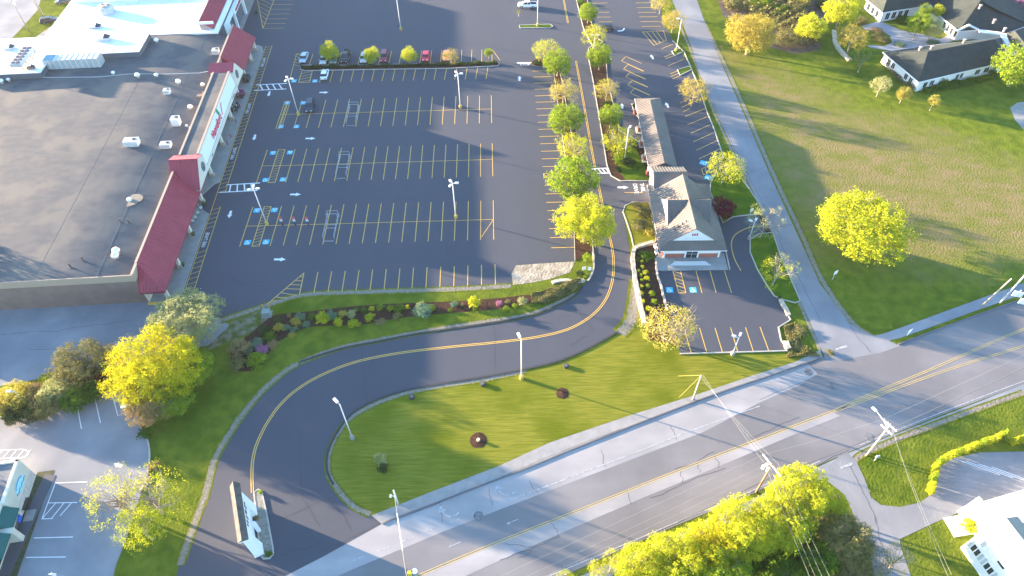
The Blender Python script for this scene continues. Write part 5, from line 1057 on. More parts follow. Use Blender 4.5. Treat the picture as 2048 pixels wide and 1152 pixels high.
# small road signs
def rsign(base, h, s_, label, ang=0, mat=None, shape='rect'):
    p = G(*base); t = thing('road_sign', label, 'sign', p[:], R(ang)); f = MB(); f.tube([(0, 0, 0), (0, 0, h)], .05, 6); f.build('post', GALV, t)
    f = MB(); f.box(-s_ / 2, s_ / 2, -.06, -.03, h - s_ * 1.1, h + .1); f.build('panel', mat or WALLW, t); return t
rsign((1814, 671), 1.7, 1.0, 'small white sign on the grass strip beside the footpath', 30)
rsign((1664, 560), 2.6, .8, 'pale street sign at the edge of the meadow', 20)
rsign((1500, 430), 1.8, .7, 'small white sign on the lawn patch right of the bank', 10)
rsign((1168, 540), .9, .7, 'small white sign in the flowers at the island end', 10); rsign((1179, 541), .9, .7, 'small pale box sign at the island end by the kerb', -5)
rsign((1037, 33), 1.8, .9, 'small yellow sign standing in the lot below the pickup', 0, YEL)
for k, (px, a) in enumerate((((2033, 592), 0), ((2046, 607), 0))):
    t = thing('signal_head', ('upper' if k == 0 else 'lower') + ' of two white boxes hanging over the road at right', 'sign', G(*px, 6)[:], R(-20)); f = MB(); f.box(-.75, .75, -.1, .1, -.1, 1.1); f.build('panel', WALLW, t); f = MB(); f.beam((0, 0, 1.1), (0, 0, 1.6), .08); f.build('hanger', GALV, t)
# pickup point signs
for k, bx in enumerate((565.5, 591, 617)):
    t = thing('pickup_sign', ('left', 'middle', 'right')[k] + ' of three red topped pickup signs in the bottom double row', 'sign', G(bx, 450.3)[:], 0, 'pickup signs'); t['label'] = t['label']
    f = MB(); f.tube([(0, 0, 0), (0, 0, 1.5)], .07, 8); f.lathe((0, 0, 0), [(.22, 0), (.22, .08)], 10); f.build('post', M('black_post', (.03, .03, .035), rough=.6), t)
    f = MB(); f.box(-.25, .25, -.05, .05, 1.1, 1.7); f.build('white_panel', WALLW, t)
    f = MB(); f.add([(.36 * math.cos(a), -.07, 2.05 + .36 * math.sin(a)) for a in [R(q) for q in range(0, 360, 30)]] + [(.36 * math.cos(a), .03, 2.05 + .36 * math.sin(a)) for a in [R(q) for q in range(0, 360, 30)]], [tuple(range(12)), tuple(reversed(range(12, 24)))] + [(i, (i + 1) % 12, 12 + (i + 1) % 12, 12 + i) for i in range(12)]); f.build('red_disc', M('sign_disc', (.62, .10, .09), rough=.5), t)
# cart corrals
def corral(px, label):
    p = G(*px); t = thing('cart_corral', label, 'cart corral', p[:], R(.5), 'cart corrals')
    for x in (-1.15, 1.15):
        f = MB()
        for z in (.45, 1.0): f.tube([(x, -3.6, z), (x, 3.4, z)], .034, 6)
        for y in (-3.6, -1.2, 1.2, 3.4): f.tube([(x, y, 0), (x, y, 1.0)], .034, 6)
        f.build('side_rail', STEEL, t)
    for y, z in ((3.0, 1.9), (2.0, 1.9)): f = MB(); f.tube([(-1.2, y, z), (1.2, y, z)], .036, 6); [f.tube([(x, y, 0), (x, y, z)], .036, 6) for x in (-1.15, 1.15)]; f.build('arch', STEEL, t)
    f = MB(); [f.box(-1.1, 1.1, y, y + .08, .03, .07) for y in (-.4, .6, -4.3)]; f.build('floor_bar', STEEL, t)
    return t
corral((706, 231), 'silver cart corral in the second parking row'); corral((687, 333), 'silver cart corral in the middle double row'); corral((663, 454), 'silver cart corral in the bottom double row')
t = thing('utility_box', 'green grey utility box at the corner of the flower bed', 'utility box', G(534, 629)[:], .1); f = MB(); f.box(-.7, .7, -.6, .6, 0, 1.1); f.build('cabinet', M('box_green', (.20, .25, .23), rough=.6), t); f = MB(); f.box(-.95, .95, -.85, .85, 0, .1); f.build('pad', CONC, t)
for px, lab in (((527, 617), 'left of two short yellow bollards by the utility box'), ((539, 615), 'right of two short yellow bollards by the utility box')):
    t = thing('bollard', lab, 'bollard', G(*px)[:], 0, 'bollards by the utility box'); f = MB(); f.tube([(0, 0, 0), (0, 0, 1.1)], .13, 10); f.lathe((0, 0, 1.1), [(.13, 0), (.1, .08), (.02, .12)], 10); f.build('post', M('orange_wood', (.5, .3, .12), rough=.8), t)
for i, px in enumerate(((487, 188), (478, 211), (470, 241), (459, 271), (453, 286))):
    t = thing('bollard', ('first', 'second', 'third', 'fourth', 'fifth')[i] + ' red bollard from the far end of the shop walk', 'bollard', G(px[0] + 3, px[1] + 4, .15)[:], 0, 'red bollards along the shop walk'); f = MB(); f.tube([(0, 0, 0), (0, 0, 1.0)], .12, 8); f.lathe((0, 0, 1), [(.12, 0), (.08, .08)], 8); f.build('post', M('bollard_red', (.35, .05, .07), rough=.5), t)
for i, (px, lab) in enumerate((((410, 411), 'dark round planter beside the crossing'), ((387, 470), 'dark round planter by the middle pillar'), ((366, 532), 'dark round planter by the lower pillar'), ((513, 26), 'dark planter under the far portico'))):
    t = thing('planter', lab, 'planter', G(*px, .15)[:], 0, 'planters on the shop walk'); f = MB(); f.lathe((0, 0, 0), [(.3, 0), (.45, .6), (.48, .65)], 12); f.build('pot', M('planter_dark', (.05, .05, .05), rough=.8), t); f = MB(); f.lathe((0, 0, .65), [(.4, 0), (.35, .15), (.1, .25)], 8); f.build('plant', M('planter_leaf', (.06, .09, .02)), t)
for i, (px, c, lab) in enumerate((((483, 193), (.45, .06, .25), 'rack of pink flowers outside the supermarket'), ((472, 219), (.10, .12, .06), 'rack of dark green plants outside the supermarket'), ((495, 162), (.12, .10, .10), 'dark display rack near the far red canopy'))):
    t = thing('flower_rack', lab, 'plant rack', G(*px, .15)[:], ROT); f = MB(); [f.box(-.7, .7, -1.2, 1.2, z, z + .06) for z in (.3, .8, 1.3)]; [f.beam((x, y, 0), (x, y, 1.5), .06) for x in (-.7, .7) for y in (-1.2, 1.2)]; f.build('frame', M('rack_dark', (.06, .06, .06)), t)
    f = MB(); [f.lathe((random.uniform(-.55, .55), random.uniform(-1, 1), z), [(.16, 0), (.22, .15), (.08, .3)], 6) for z in (.36, .86, 1.36) for _ in range(7)]; f.build('plants', M('rack_plants' + str(i), c, (.5, .45, .45) if i == 1 else None, scale=4), t)
for i, px in enumerate(((387, 444), (392, 437), (397, 428), (403, 418))):
    t = thing('shopping_cart', ('first', 'second', 'third', 'fourth')[i] + ' pale cart from the left in the group under the canopy', 'cart', G(*px, .15)[:], ROT + .5, 'carts under the red canopy'); f = MB(); f.box(-.25, .25, -.45, .45, .45, .5); [f.beam((x, y, .45), (x * 1.15, y * 1.1, 1.0), .04) for x in (-.25, .25) for y in (-.45, 0, .45)]; f.beam((-.28, .5, 1.0), (.28, .5, 1.0), .05); f.beam((-.28, -.5, 1.0), (-.28, .5, 1.0), .04); f.beam((.28, -.5, 1.0), (.28, .5, 1.0), .04); f.build('basket', GALV, t)
    f = MB(); [f.lathe((x, y, 0), [(.06, 0), (.06, .12)], 6) for x in (-.2, .2) for y in (-.4, .4)]; f.build('wheels', M('black_post', (.03, .03, .03)), t)
# tree rings and stakes in the lawn
def ring(px, r, label, stump=True, cat_='mulch ring'):
    p = G(*px); t = thing('mulch_ring', label, cat_, p[:], 0, 'mulch rings in the lawn'); f = MB()
    n = 22; P = [(r * random.uniform(.88, 1.08) * math.cos(2 * math.pi * k / n), r * random.uniform(.88, 1.08) * math.sin(2 * math.pi * k / n), .03) for k in range(n)]
    b0 = len(f.v); f.add([(0, 0, .16)] + P, [(0, 1 + k, 1 + (k + 1) % n) for k in range(n)]); f.build('mulch', MULCH, t)
    if stump: f = MB(); f.lathe((0, 0, .1), [(.3, 0), (.27, .3), (.24, .34)], 12); f.build('stump', M('cut_wood', (.62, .52, .38), rough=.8), t)
ring((957, 881), 1.45, 'large mulch ring with a pale stump in the lawn'); ring((1125, 787), 1.15, 'smaller mulch ring right of the lawn lamp post', False)
for px, lab in (((824, 795), 'leftmost dark ground light at the driveway edge'), ((966, 769), 'middle dark ground light at the driveway edge'), ((1132, 733), 'rightmost dark ground light at the driveway edge')):
    t = thing('ground_light', lab, 'light', G(*px)[:], 0, 'ground lights in the lawn'); f = MB(); f.lathe((0, 0, 0), [(.5, 0), (.5, .35), (.36, .4)], 12); f.build('barrel', M('barrel_dark', (.04, .045, .045), rough=.6), t); f = MB(); f.lathe((0, 0, .40), [(.3, 0), (.3, .02)], 12); f.build('lens', M('lens_grey', (.12, .12, .12), rough=.3), t)
# ---------------- vehicles ----------------
TYRE = M('tyre', (.02, .02, .02), rough=.9); RIM = M('rim', (.45, .46, .47), rough=.35, metal=.6); LITE = M('headlight_glass', (.75, .76, .78), rough=.2); TAIL = M('tail_light', (.4, .02, .02), rough=.3)
CGL = M('car_glass', (.03, .04, .05), rough=.1, spec=.7)
def vehicle(kind, name, px, ang, paint, label, cat_, z=0.02):
    """front of the vehicle points along +x of its own frame"""
    t = thing(name, label, cat_, (G(*px)[0], G(*px)[1], z), R(ang), 'vehicles in the lot')
    P = M('paint_' + '_'.join('%02d' % int(c * 99) for c in paint), paint, rough=.32, spec=.6)
    if kind == 'sedan': L_, Wd, prof, cab, hc = 4.7, 1.85, [(-2.35, .55, .92), (-2.2, .35, 1.0), (-1.3, .3, 1.05), (.9, .3, .98), (2.0, .32, .85), (2.3, .4, .7), (2.38, .5, .55)], [(-1.75, -1.05, .55, 1.35)], 1.45
    elif kind == 'suv': L_, Wd, prof, cab, hc = 4.8, 1.95, [(-2.4, .6, 1.1), (-2.3, .4, 1.15), (-1.3, .35, 1.15), (1.0, .35, 1.12), (2.1, .38, 1.0), (2.35, .45, .8), (2.42, .55, .6)], [(-2.25, -1.95, .5, 1.25)], 1.75
    else: L_, Wd, prof, cab, hc = 5.7, 2.0, [(-2.85, .6, 1.15), (-2.8, .45, 1.18), (-1.3, .4, 1.18), (1.2, .4, 1.18), (2.5, .42, 1.1), (2.8, .5, .9), (2.88, .6, .7)], [(-.9, -.7, .75, 1.5)], 1.85
    f = MB(); n = len(prof); hw = Wd / 2
    for i, (x, zb, zt) in enumerate(prof):
        k = .82 if i in (0, n - 1) else (.94 if i in (1, n - 2) else 1)
        f.v += [(x, -hw * k, zb), (x, -hw * k, zb + (zt - zb) * .6), (x, -hw * k * .9, zt), (x, hw * k * .9, zt), (x, hw * k, zb + (zt - zb) * .6), (x, hw * k, zb)]
    for i in range(n - 1):
        for j in range(6): f.f.append((6 * i + j, 6 * (i + 1) + j, 6 * (i + 1) + (j + 1) % 6, 6 * i + (j + 1) % 6))
    f.f += [tuple(reversed(range(6))), tuple(range(6 * (n - 1), 6 * n))]
    x0, x1, x2, x3 = cab[0]; zt = prof[2][2] - .02; tw = hw * .74; bw = hw * .88
    f.add([(x1, -tw, hc), (x2, -tw, hc), (x2, tw, hc), (x1, tw, hc), (x1, -tw, hc - .07), (x2, -tw, hc - .07), (x2, tw, hc - .07), (x1, tw, hc - .07)], [(0, 1, 2, 3), (0, 4, 5, 1), (1, 5, 6, 2), (2, 6, 7, 3), (3, 7, 4, 0)])
    body = f.build('body', P, t)
    for m_ in (body,):
        md = m_.modifiers.new('bevel', 'BEVEL'); md.width = .07; md.segments = 2; md.limit_method = 'ANGLE'
    hz = hc - .07
    g_ = MB(); g_.add([(x3, -bw, zt), (x3, bw, zt), (x2, tw, hz), (x2, -tw, hz)], [(0, 1, 2, 3)]); g_.build('windshield', CGL, body)
    g_ = MB(); g_.add([(x0, -bw, zt), (x0, bw, zt), (x1, tw, hz), (x1, -tw, hz)], [(0, 3, 2, 1)]); g_.build('rear_window', CGL, body)
    for s_ in (-1, 1):
        g_ = MB(); g_.add([(x0, s_ * bw, zt), (x3, s_ * bw, zt), (x2, s_ * tw, hz), (x1, s_ * tw, hz)], [(0, 1, 2, 3) if s_ < 0 else (3, 2, 1, 0)]); g_.build('side_window', CGL, body)
        g_ = MB(); xm = (x1 + x2) / 2; g_.beam((xm, s_ * bw * 1.01, zt), (xm, s_ * tw * 1.01, hz), .1, .05); g_.build('door_pillar', P, body)
        g_ = MB(); xf = prof[-2][0]; g_.box(xf - .12, xf + .09, s_ * hw * .62 - .2, s_ * hw * .62 + .2, .66, .8); g_.build('headlight', LITE, t)
        g_ = MB(); g_.box(prof[0][0] - .03, prof[0][0] + .1, s_ * hw * .66 - .16, s_ * hw * .66 + .16, .72, .9); g_.build('tail_light', TAIL, t)
        g_ = MB(); g_.box(x3 - .1, x3 + .12, s_ * (hw + .1) - .1, s_ * (hw + .1) + .1, zt, zt + .16); g_.build('mirror', P, t)
        for wx in (-L_ * .29, L_ * .31):
            wz = .34 if kind == 'sedan' else .4
            def disc(r, y0, y1, nm, mt, par):
                q = MB(); m = 16
                q.v = [(wx + r * math.cos(2 * math.pi * k / m), y, wz + r * math.sin(2 * math.pi * k / m)) for y in (y0, y1) for k in range(m)]
                q.f = [(k, (k + 1) % m, m + (k + 1) % m, m + k) for k in range(m)] + [tuple(reversed(range(m))), tuple(range(m, 2 * m))]; return q.build(nm, mt, par)
            ya, yb = sorted((s_ * (hw - .2), s_ * (hw + .02))); wh_ = disc(wz, ya, yb, 'wheel', TYRE, t); ya, yb = sorted((s_ * (hw - .1), s_ * (hw + .035))); disc(wz * .6, ya, yb, 'rim', RIM, wh_)
    if kind == 'pickup':
        g_ = MB(); g_.box(-2.72, -1.0, -.78, .78, 1.185, 1.2); g_.build('bed', M('bed_dark', (.03, .03, .035), rough=.8), t)
        g_ = MB(); [g_.box(-2.8, -.95, y - .06, y + .06, 1.15, 1.28) for y in (-.86, .86)]; g_.box(-2.86, -2.76, -.86, .86, 1.1, 1.28); g_.build('bed_rail', P, t)
    return t
vehicle('sedan', 'parked_car', (609, 119), -92, (.42, .52, .60), 'pale blue hatchback alone at the left of the top row', 'car')
vehicle('sedan', 'parked_car', (649, 122), -91, (.50, .53, .54), 'white car half hidden under the tallest island tree', 'car')
vehicle('suv', 'parked_car', (670, 121), -91, (.14, .17, .15), 'grey green car behind the tallest island tree', 'car')
vehicle('pickup', 'pickup_truck', (692, 117), -91, (.02, .022, .028), 'black pickup truck in the top row', 'pickup truck')
vehicle('sedan', 'parked_car', (729, 119), -90, (.50, .52, .56), 'silver white car beside the second island tree', 'car')
vehicle('suv', 'parked_car', (769, 117), -90, (.26, .03, .05), 'dark red crossover right of the second island tree', 'car')
vehicle('sedan', 'sports_car', (852, 116), -90, (.75, .02, .06), 'bright red sports car in the top row', 'sports car')
vehicle('sedan', 'parked_car', (893, 115), -90, (.55, .14, .14), 'pinkish red car hidden behind the fourth island tree', 'car')
vehicle('sedan', 'parked_car', (650, 153), 91, (.80, .81, .83), 'white sedan parked below the planting island', 'car')
vehicle('suv', 'parked_car', (621, 216), -86, (.018, .03, .055), 'dark blue crossover parked beside the wheelchair bay', 'car')
vehicle('pickup', 'pickup_truck', (1055, 14), 177, (.78, .79, .80), 'white pickup truck crossing the top of the lot', 'pickup truck')
vehicle('suv', 'parked_car', (100, 45), 25, (.05, .06, .07), 'dark car with bright windows on the service lane', 'car')
vehicle('sedan', 'parked_car', (129, 6), 30, (.07, .08, .09), 'dark grey car at the top edge of the service lane', 'car')
vehicle('suv', 'parked_car', (1209, 60), 176, (.02, .022, .025), 'black car half hidden behind the far yellow tree', 'car')
# ---------------- vegetation ----------------
def leaf_cloud(n_clump, per, spread, size, rad=(1, 1, 1), cz=0, shell=.55, seed=1, spiky=0.0, conic=0.0, lobes=9, lobe_r=.42, core=.25):
    """leaves clustered on clumps, clumps spread over overlapping lobes: an uneven outline with gaps"""
    r = np.random.default_rng(seed)
    def unit(n):
        d = r.normal(size=(n, 3)); return d / np.linalg.norm(d, axis=1)[:, None]
    ld = unit(lobes); ld[:, 2] = np.abs(ld[:, 2]) * 1.0 - .30
    # even the lobes out around the trunk
    ang = np.arange(lobes) * 2.39996 + r.random(lobes) * .5; hz = np.linspace(-.45, .85, lobes); rr = np.sqrt(np.clip(1 - hz ** 2, .05, 1))
    ld = np.column_stack([np.cos(ang) * rr, np.sin(ang) * rr, hz])
    lc = ld * (1 - lobe_r) * (.86 + .26 * r.random((lobes, 1))); lr = lobe_r * (.72 + .55 * r.random(lobes))
    pick = r.integers(0, lobes, n_clump); d = unit(n_clump)
    d = d + ld[pick] * .55; d /= np.linalg.norm(d, axis=1)[:, None]
    q = shell + (1 - shell) * r.random(n_clump) ** .6
    c = lc[pick] + d * (lr[pick] * q)[:, None]
    k = r.random(n_clump) < core; c[k] = unit(int(k.sum())) * (.62 * r.random((int(k.sum()), 1)) ** .5)
    if conic:
        c = unit(n_clump) * (.6 + .4 * r.random((n_clump, 1))); h = (c[:, 2] + 1) / 2; kk = 1 - conic * h; c[:, 0] *= kk; c[:, 1] *= kk; d = c / np.linalg.norm(c, axis=1)[:, None]
    D = np.repeat(d, per, 0)
    out = np.repeat(c, per, 0) + r.normal(size=(n_clump * per, 3)) * spread + D * (r.random((n_clump * per, 1)) * spiky)
    n = len(out); a = r.normal(size=(n, 3)) * .75 + D * .9 + np.array([0, 0, .45]); a /= np.linalg.norm(a, axis=1)[:, None]
    t = np.cross(a, r.normal(size=(n, 3))); t /= np.linalg.norm(t, axis=1)[:, None]; b = np.cross(a, t)
    s = size * (.55 + .9 * r.random((n, 1)))
    V = np.stack([out - t * s * .5, out + b * s * .32, out + t * s * .5, out - b * s * .32], 1).reshape(-1, 3)
    return V * np.array(rad) + np.array([0, 0, cz])
def quadmesh(name, V, mat):
    n = len(V) // 4; me = bpy.data.meshes.new(name); me.vertices.add(len(V)); me.vertices.foreach_set('co', V.astype(np.float32).ravel())
    me.loops.add(len(V)); me.loops.foreach_set('vertex_index', np.arange(len(V), dtype=np.int32)); me.polygons.add(n)
    me.polygons.foreach_set('loop_start', np.arange(0, len(V), 4, dtype=np.int32)); me.materials.append(mat); me.update(calc_edges=True); return me
L_Y = leafmat('leaf_yellow', (.60, .53, .022), (.33, .36, .022), .4); L_LIME = leafmat('leaf_lime', (.12, .22, .020), (.29, .36, .03), .38); L_PALE = leafmat('leaf_pale', (.38, .33, .06), (.46, .42, .09), .35)
L_OR = leafmat('leaf_orange', (.42, .33, .07), (.34, .30, .05), .35); L_GRN = leafmat('leaf_green', (.055, .13, .015), (.12, .20, .02), .3); L_OLV = leafmat('leaf_olive', (.13, .14, .045), (.25, .22, .09), .25)
L_RED = leafmat('leaf_red', (.10, .015, .03), (.18, .03, .05), .25); L_SIL = leafmat('leaf_silver', (.30, .33, .12), (.42, .42, .20), .35); L_YG = leafmat('leaf_yellowgreen', (.29, .36, .028), (.52, .51, .03), .4)
L_DK = leafmat('leaf_dark', (.03, .06, .02), (.06, .09, .03), .2); L_BRN = leafmat('leaf_brown', (.30, .20, .10), (.24, .20, .08), .25); L_PNK = leafmat('leaf_pink', (.45, .12, .35), (.35, .2, .2), .2); L_BLU = leafmat('leaf_bluegreen', (.10, .20, .14), (.16, .24, .13), .25)
BARK = M('bark', (.22, .18, .14), (.34, .29, .24), scale=3, rough=.95)
KIND = {  # clumps, leaves per clump, clump spread, leaf size, extras
    'dense': dict(n_clump=620, per=14, spread=.055, size=.068, shell=.55, spiky=.10, lobes=12, lobe_r=.40),
    'huge': dict(n_clump=1800, per=14, spread=.034, size=.040, shell=.45, spiky=.08, lobes=19, lobe_r=.34),
    'airy': dict(n_clump=430, per=11, spread=.055, size=.048, shell=.35, spiky=.12, lobes=14, lobe_r=.36, core=.12),
    'sparse': dict(n_clump=210, per=12, spread=.048, size=.036, shell=.35, spiky=.10, lobes=12, lobe_r=.30, core=.02),
    'pine': dict(n_clump=1000, per=12, spread=.035, size=.052, shell=.45, spiky=.14, lobes=18, lobe_r=.32),
    'shrub': dict(n_clump=110, per=12, spread=.11, size=.17, shell=.5, spiky=.12, lobes=6, lobe_r=.5),
    'cone': dict(n_clump=170, per=11, spread=.10, size=.16, shell=.5, spiky=.1, conic=.8),
}
CM = {}
def crown_mesh(kind, mat, v):
    k = (kind, mat.name, v)
    if k not in CM: CM[k] = quadmesh('foliage', leaf_cloud(seed=hash_(kind) + v * 17, **KIND[kind]), mat)
    return CM[k]
def hash_(s): return sum(ord(c) * (i + 3) for i, c in enumerate(s))
def limbs(h, zc, Rx, Rz, n, seed, multi=1, bare=0):
    r = random.Random(seed); f = MB()
    for m in range(multi):
        a0 = 2 * math.pi * m / multi + r.random(); off = Vector((math.cos(a0), math.sin(a0), 0)) * (.35 * Rx if multi > 1 else 0)
        base = off * .3; tip = Vector((0, 0, zc)) + off
        f.tube([base, base.lerp(tip, .5) + Vector((r.uniform(-.1, .1), r.uniform(-.1, .1), 0)) * Rx * .5, tip, Vector((off.x, off.y, zc + Rz * .5))], max(.10, Rx * .05) / math.sqrt(multi), 7, .03)
        for i in range(n // multi):
            t = r.uniform(.35, 1.0); p = base.lerp(tip, t); a = r.uniform(0, 2 * math.pi); e = r.uniform(.15, 1.1)
            q = Vector((math.cos(a) * math.cos(e) * Rx * .82, math.sin(a) * math.cos(e) * Rx * .82, 0)) + Vector((off.x, off.y, zc + math.sin(e) * Rz * .75))
            mid = p.lerp(q, .5) + Vector((0, 0, -.06 * Rx)); f.tube([p, mid, q], max(.04, Rx * .016), 5, .015)
            for j in range(2 + bare * 3):
                a2 = r.uniform(0, 2 * math.pi); s = mid.lerp(q, r.uniform(.2, .9)); f.tube([s, s + Vector((math.cos(a2) * Rx * .28, math.sin(a2) * Rx * .28, r.uniform(-.05, .3) * Rx))], max(.025, Rx * .007), 4, .012)
    return f
TN = [0]
def tree(cx, cy, rpx, zc, kind, mat, label, name='deciduous_tree', cat_='tree', group=None, sq=1.0, rz=None, vert=None, multi=1, nl=12, bare=0, fill=None):
    """crown centre pixel, crown radius in pixels, height of the crown centre above ground"""
    TN[0] += 1; c = G(cx, cy, zc); Rx = abs((G(cx + rpx, cy, zc) - c).x); Rz = rz or min(Rx * sq, zc * .88)
    t = thing(name, label, cat_, (c.x, c.y, 0), 0, group)
    me = crown_mesh(kind, mat, TN[0] % 2); o = bpy.data.objects.new('crown', me); COL.objects.link(o); o.parent = t; o.location = (0, 0, zc); o.scale = (Rx, Rx, Rz); o.rotation_euler = (0, 0, random.uniform(0, 6.28))
    f = limbs(zc, zc, Rx, Rz, nl, TN[0], multi, bare); f.build('trunk', BARK, t)
    return t
def shrub(cx, cy, rpx, mat, label, kind='shrub', h=None, group=None, name='shrub', cat_='shrub'):
    TN[0] += 1; c = G(cx, cy, .3); Rx = abs((G(cx + rpx, cy, .3) - c).x); Rz = (h / 2) if h else Rx * .8
    c = G(cx, cy, Rz); me = crown_mesh(kind, mat, TN[0] % 2)
    t = thing(name, label, cat_, (c.x, c.y, 0), 0, group)
    o = bpy.data.objects.new('foliage', me); COL.objects.link(o); o.parent = t; o.location = (0, 0, Rz * .92); o.scale = (Rx, Rx, Rz); o.rotation_euler = (0, 0, random.uniform(0, 6.28))
    f = MB(); [f.tube([(0, 0, 0), (math.cos(a) * Rx * .4, math.sin(a) * Rx * .4, Rz * 1.1)], .04, 5, .02) for a in (0, 2, 4)]; f.build('stem', BARK, t)
    return t
gA = 'trees on the left tree island'; gB = 'trees between driveway and canopy'; gC = 'small trees on the planting island'
for a in ((1093, 100, 25, 3.6, 'airy', L_YG, 'yellow tree at the far end of the left tree island', gA), (1115, 127, 27, 3.8, 'dense', L_LIME, 'lime green tree overlapping the far yellow one', gA), (1127, 182, 26, 3.4, 'airy', L_PALE, 'thin pale tree with bare grey twigs, third on the left island', gA),
          (1132, 238, 33, 4.0, 'dense', L_LIME, 'round lime tree in the middle of the left island', gA), (1147, 294, 32, 3.6, 'airy', L_YG, 'yellow tree above the big lime one on the left island', gA), (1148, 358, 47, 5.0, 'dense', L_LIME, 'biggest lime green tree on the left island', gA), (1171, 443, 53, 5.6, 'huge', L_YG, 'big bright yellow tree nearest the driveway bend', gA),
          (1176, 26, 18, 3.2, 'dense', L_LIME, 'small green tree at the top of the second island', gB), (1190, 70, 24, 3.4, 'airy', L_YG, 'yellow tree behind the twin headed lamp', gB), (1200, 113, 23, 4.0, 'dense', L_LIME, 'tall narrow lime tree below the far yellow one', gB), (1214, 180, 24, 3.2, 'airy', L_PALE, 'pale twiggy tree in the middle of the second island', gB),
          (1222, 233, 23, 3.4, 'dense', L_LIME, 'round green tree left of the canopy end', gB), (1238, 283, 34, 3.6, 'airy', L_YG, 'wide pale yellow tree beside the canopy lamp post', gB),
          (658, 104, 19, 3.0, 'dense', L_YG, 'tallest tree on the planting island, over parked cars', gC), (743, 110, 17, 2.6, 'dense', L_YG, 'second tree from the left on the planting island', gC), (818, 111, 16, 2.6, 'dense', L_YG, 'third tree from the left on the planting island', gC), (901, 112, 17, 2.6, 'airy', L_OR, 'orange tinged tree beside the pinkish car', gC), (977, 105, 9, 2.0, 'dense', L_LIME, 'smallest tree at the right end of the planting island', gC)):
    k_ = 1.0 if a[7] is gC else 1.13
    tree(a[0], a[1], a[2] * k_, *a[3:7], group=a[7], sq=random.uniform(.95, 1.2) if a[4] == 'dense' else .95, bare=0 if a[4] == 'dense' else 1, nl=18)
gD = 'trees along the side road'
for a in ((1322, 6, 22, 3.4, 'airy', L_PALE, 'pale tree at the top edge beside the side road'), (1347, 42, 25, 3.6, 'airy', L_OR, 'golden tree above the leaning lamp post'), (1389, 181, 32, 4.0, 'airy', L_OR, 'orange yellow tree between canopy lot and side road'), (1452, 338, 40, 4.0, 'airy', L_YG, 'yellow tree above the striped lawn patch'),
          (1530, 446, 42, 4.2, 'sparse', L_SIL, 'nearly bare pale tree over the side road'), (1556, 541, 40, 4.0, 'sparse', L_YG, 'sparse yellow tree between bank lot and side road')):
    tree(*a, group=gD, bare=1)
tree(1443, 416, 26, 2.6, 'dense', L_RED, 'dark purple maple at the right side of the bank', 'purple_maple')
tree(1503, 68, 55, 6.0, 'huge', L_OR, 'big pale orange tree at the upper edge of the meadow', sq=.9)
tree(1624, 56, 31, 4.5, 'dense', L_YG, 'bright lime tree standing alone in the upper lawn')
tree(1684, 22, 36, 5.0, 'dense', L_YG, 'big yellow green tree left of the courtyard house')
tree(1706, 76, 34, 4.4, 'airy', L_OR, 'pale orange tree beside the curved stone wall'); tree(1726, 120, 28, 3.6, 'airy', L_GRN, 'green tree at the corner of the house with dark roof')
tree(1763, 170, 21, 3.4, 'airy', L_SIL, 'largest of three cream trees below the house'); tree(1808, 187, 15, 2.8, 'dense', L_PALE, 'middle of three cream trees below the house'); tree(1869, 202, 13, 2.8, 'dense', L_PALE, 'rightmost of three cream trees below the house')
tree(2040, 130, 52, 6.0, 'dense', L_LIME, 'wide lime tree cut off by the right edge'); tree(1840, 48, 24, 4.6, 'dense', L_LIME, 'lime tree in the courtyard'); tree(1866, 58, 20, 4.0, 'dense', L_SIL, 'silvery tree in the courtyard beside the lime one'); tree(1850, 22, 14, 4.0, 'dense', L_LIME, 'small lime tree at the back of the courtyard'); tree(1876, 22, 13, 4, 'dense', L_YG, 'small yellow green tree under the courtyard eave')
tree(2035, 6, 22, 3.5, 'airy', L_PNK, 'dusky pink tree at the top right edge')
tree(1724, 453, 96, 5.8, 'huge', L_YG, 'large round bright yellow tree alone in the meadow', 'round_maple', sq=1.0, nl=18)
tree(1340, 655, 56, 4.2, 'airy', L_PALE, 'pale bushy tree with many stems at the bank lot corner', sq=.95, multi=4, nl=24, bare=1)
tree(310, 735, 92, 5.6, 'huge', L_Y, 'huge golden yellow tree left of the driveway', 'golden_maple', nl=18, rz=4.8)
tree(366, 640, 74, 3.8, 'huge', L_SIL, 'large pale silvery tree behind the golden one', nl=18, bare=1, multi=2)
tree(385, 735, 42, 3.2, 'dense', L_LIME, 'green tree tucked against the golden one'); tree(345, 800, 42, 3.0, 'dense', L_LIME, 'green tree below the golden one')
tree(160, 726, 54, 3.4, 'pine', L_OLV, 'broad olive pine in the lower left hedge', 'pine_tree'); tree(215, 716, 26, 3.6, 'pine', L_OLV, 'small olive pine between the broad pine and golden tree', 'pine_tree'); tree(262, 760, 26, 4.6, 'pine', L_OLV, 'slim brownish pine in front of the golden tree', 'pine_tree', sq=1.3); tree(300, 812, 48, 3.2, 'pine', L_BRN, 'brown pine beside the curved kerb', 'pine_tree')
gE = 'hedge along the lower left lot'
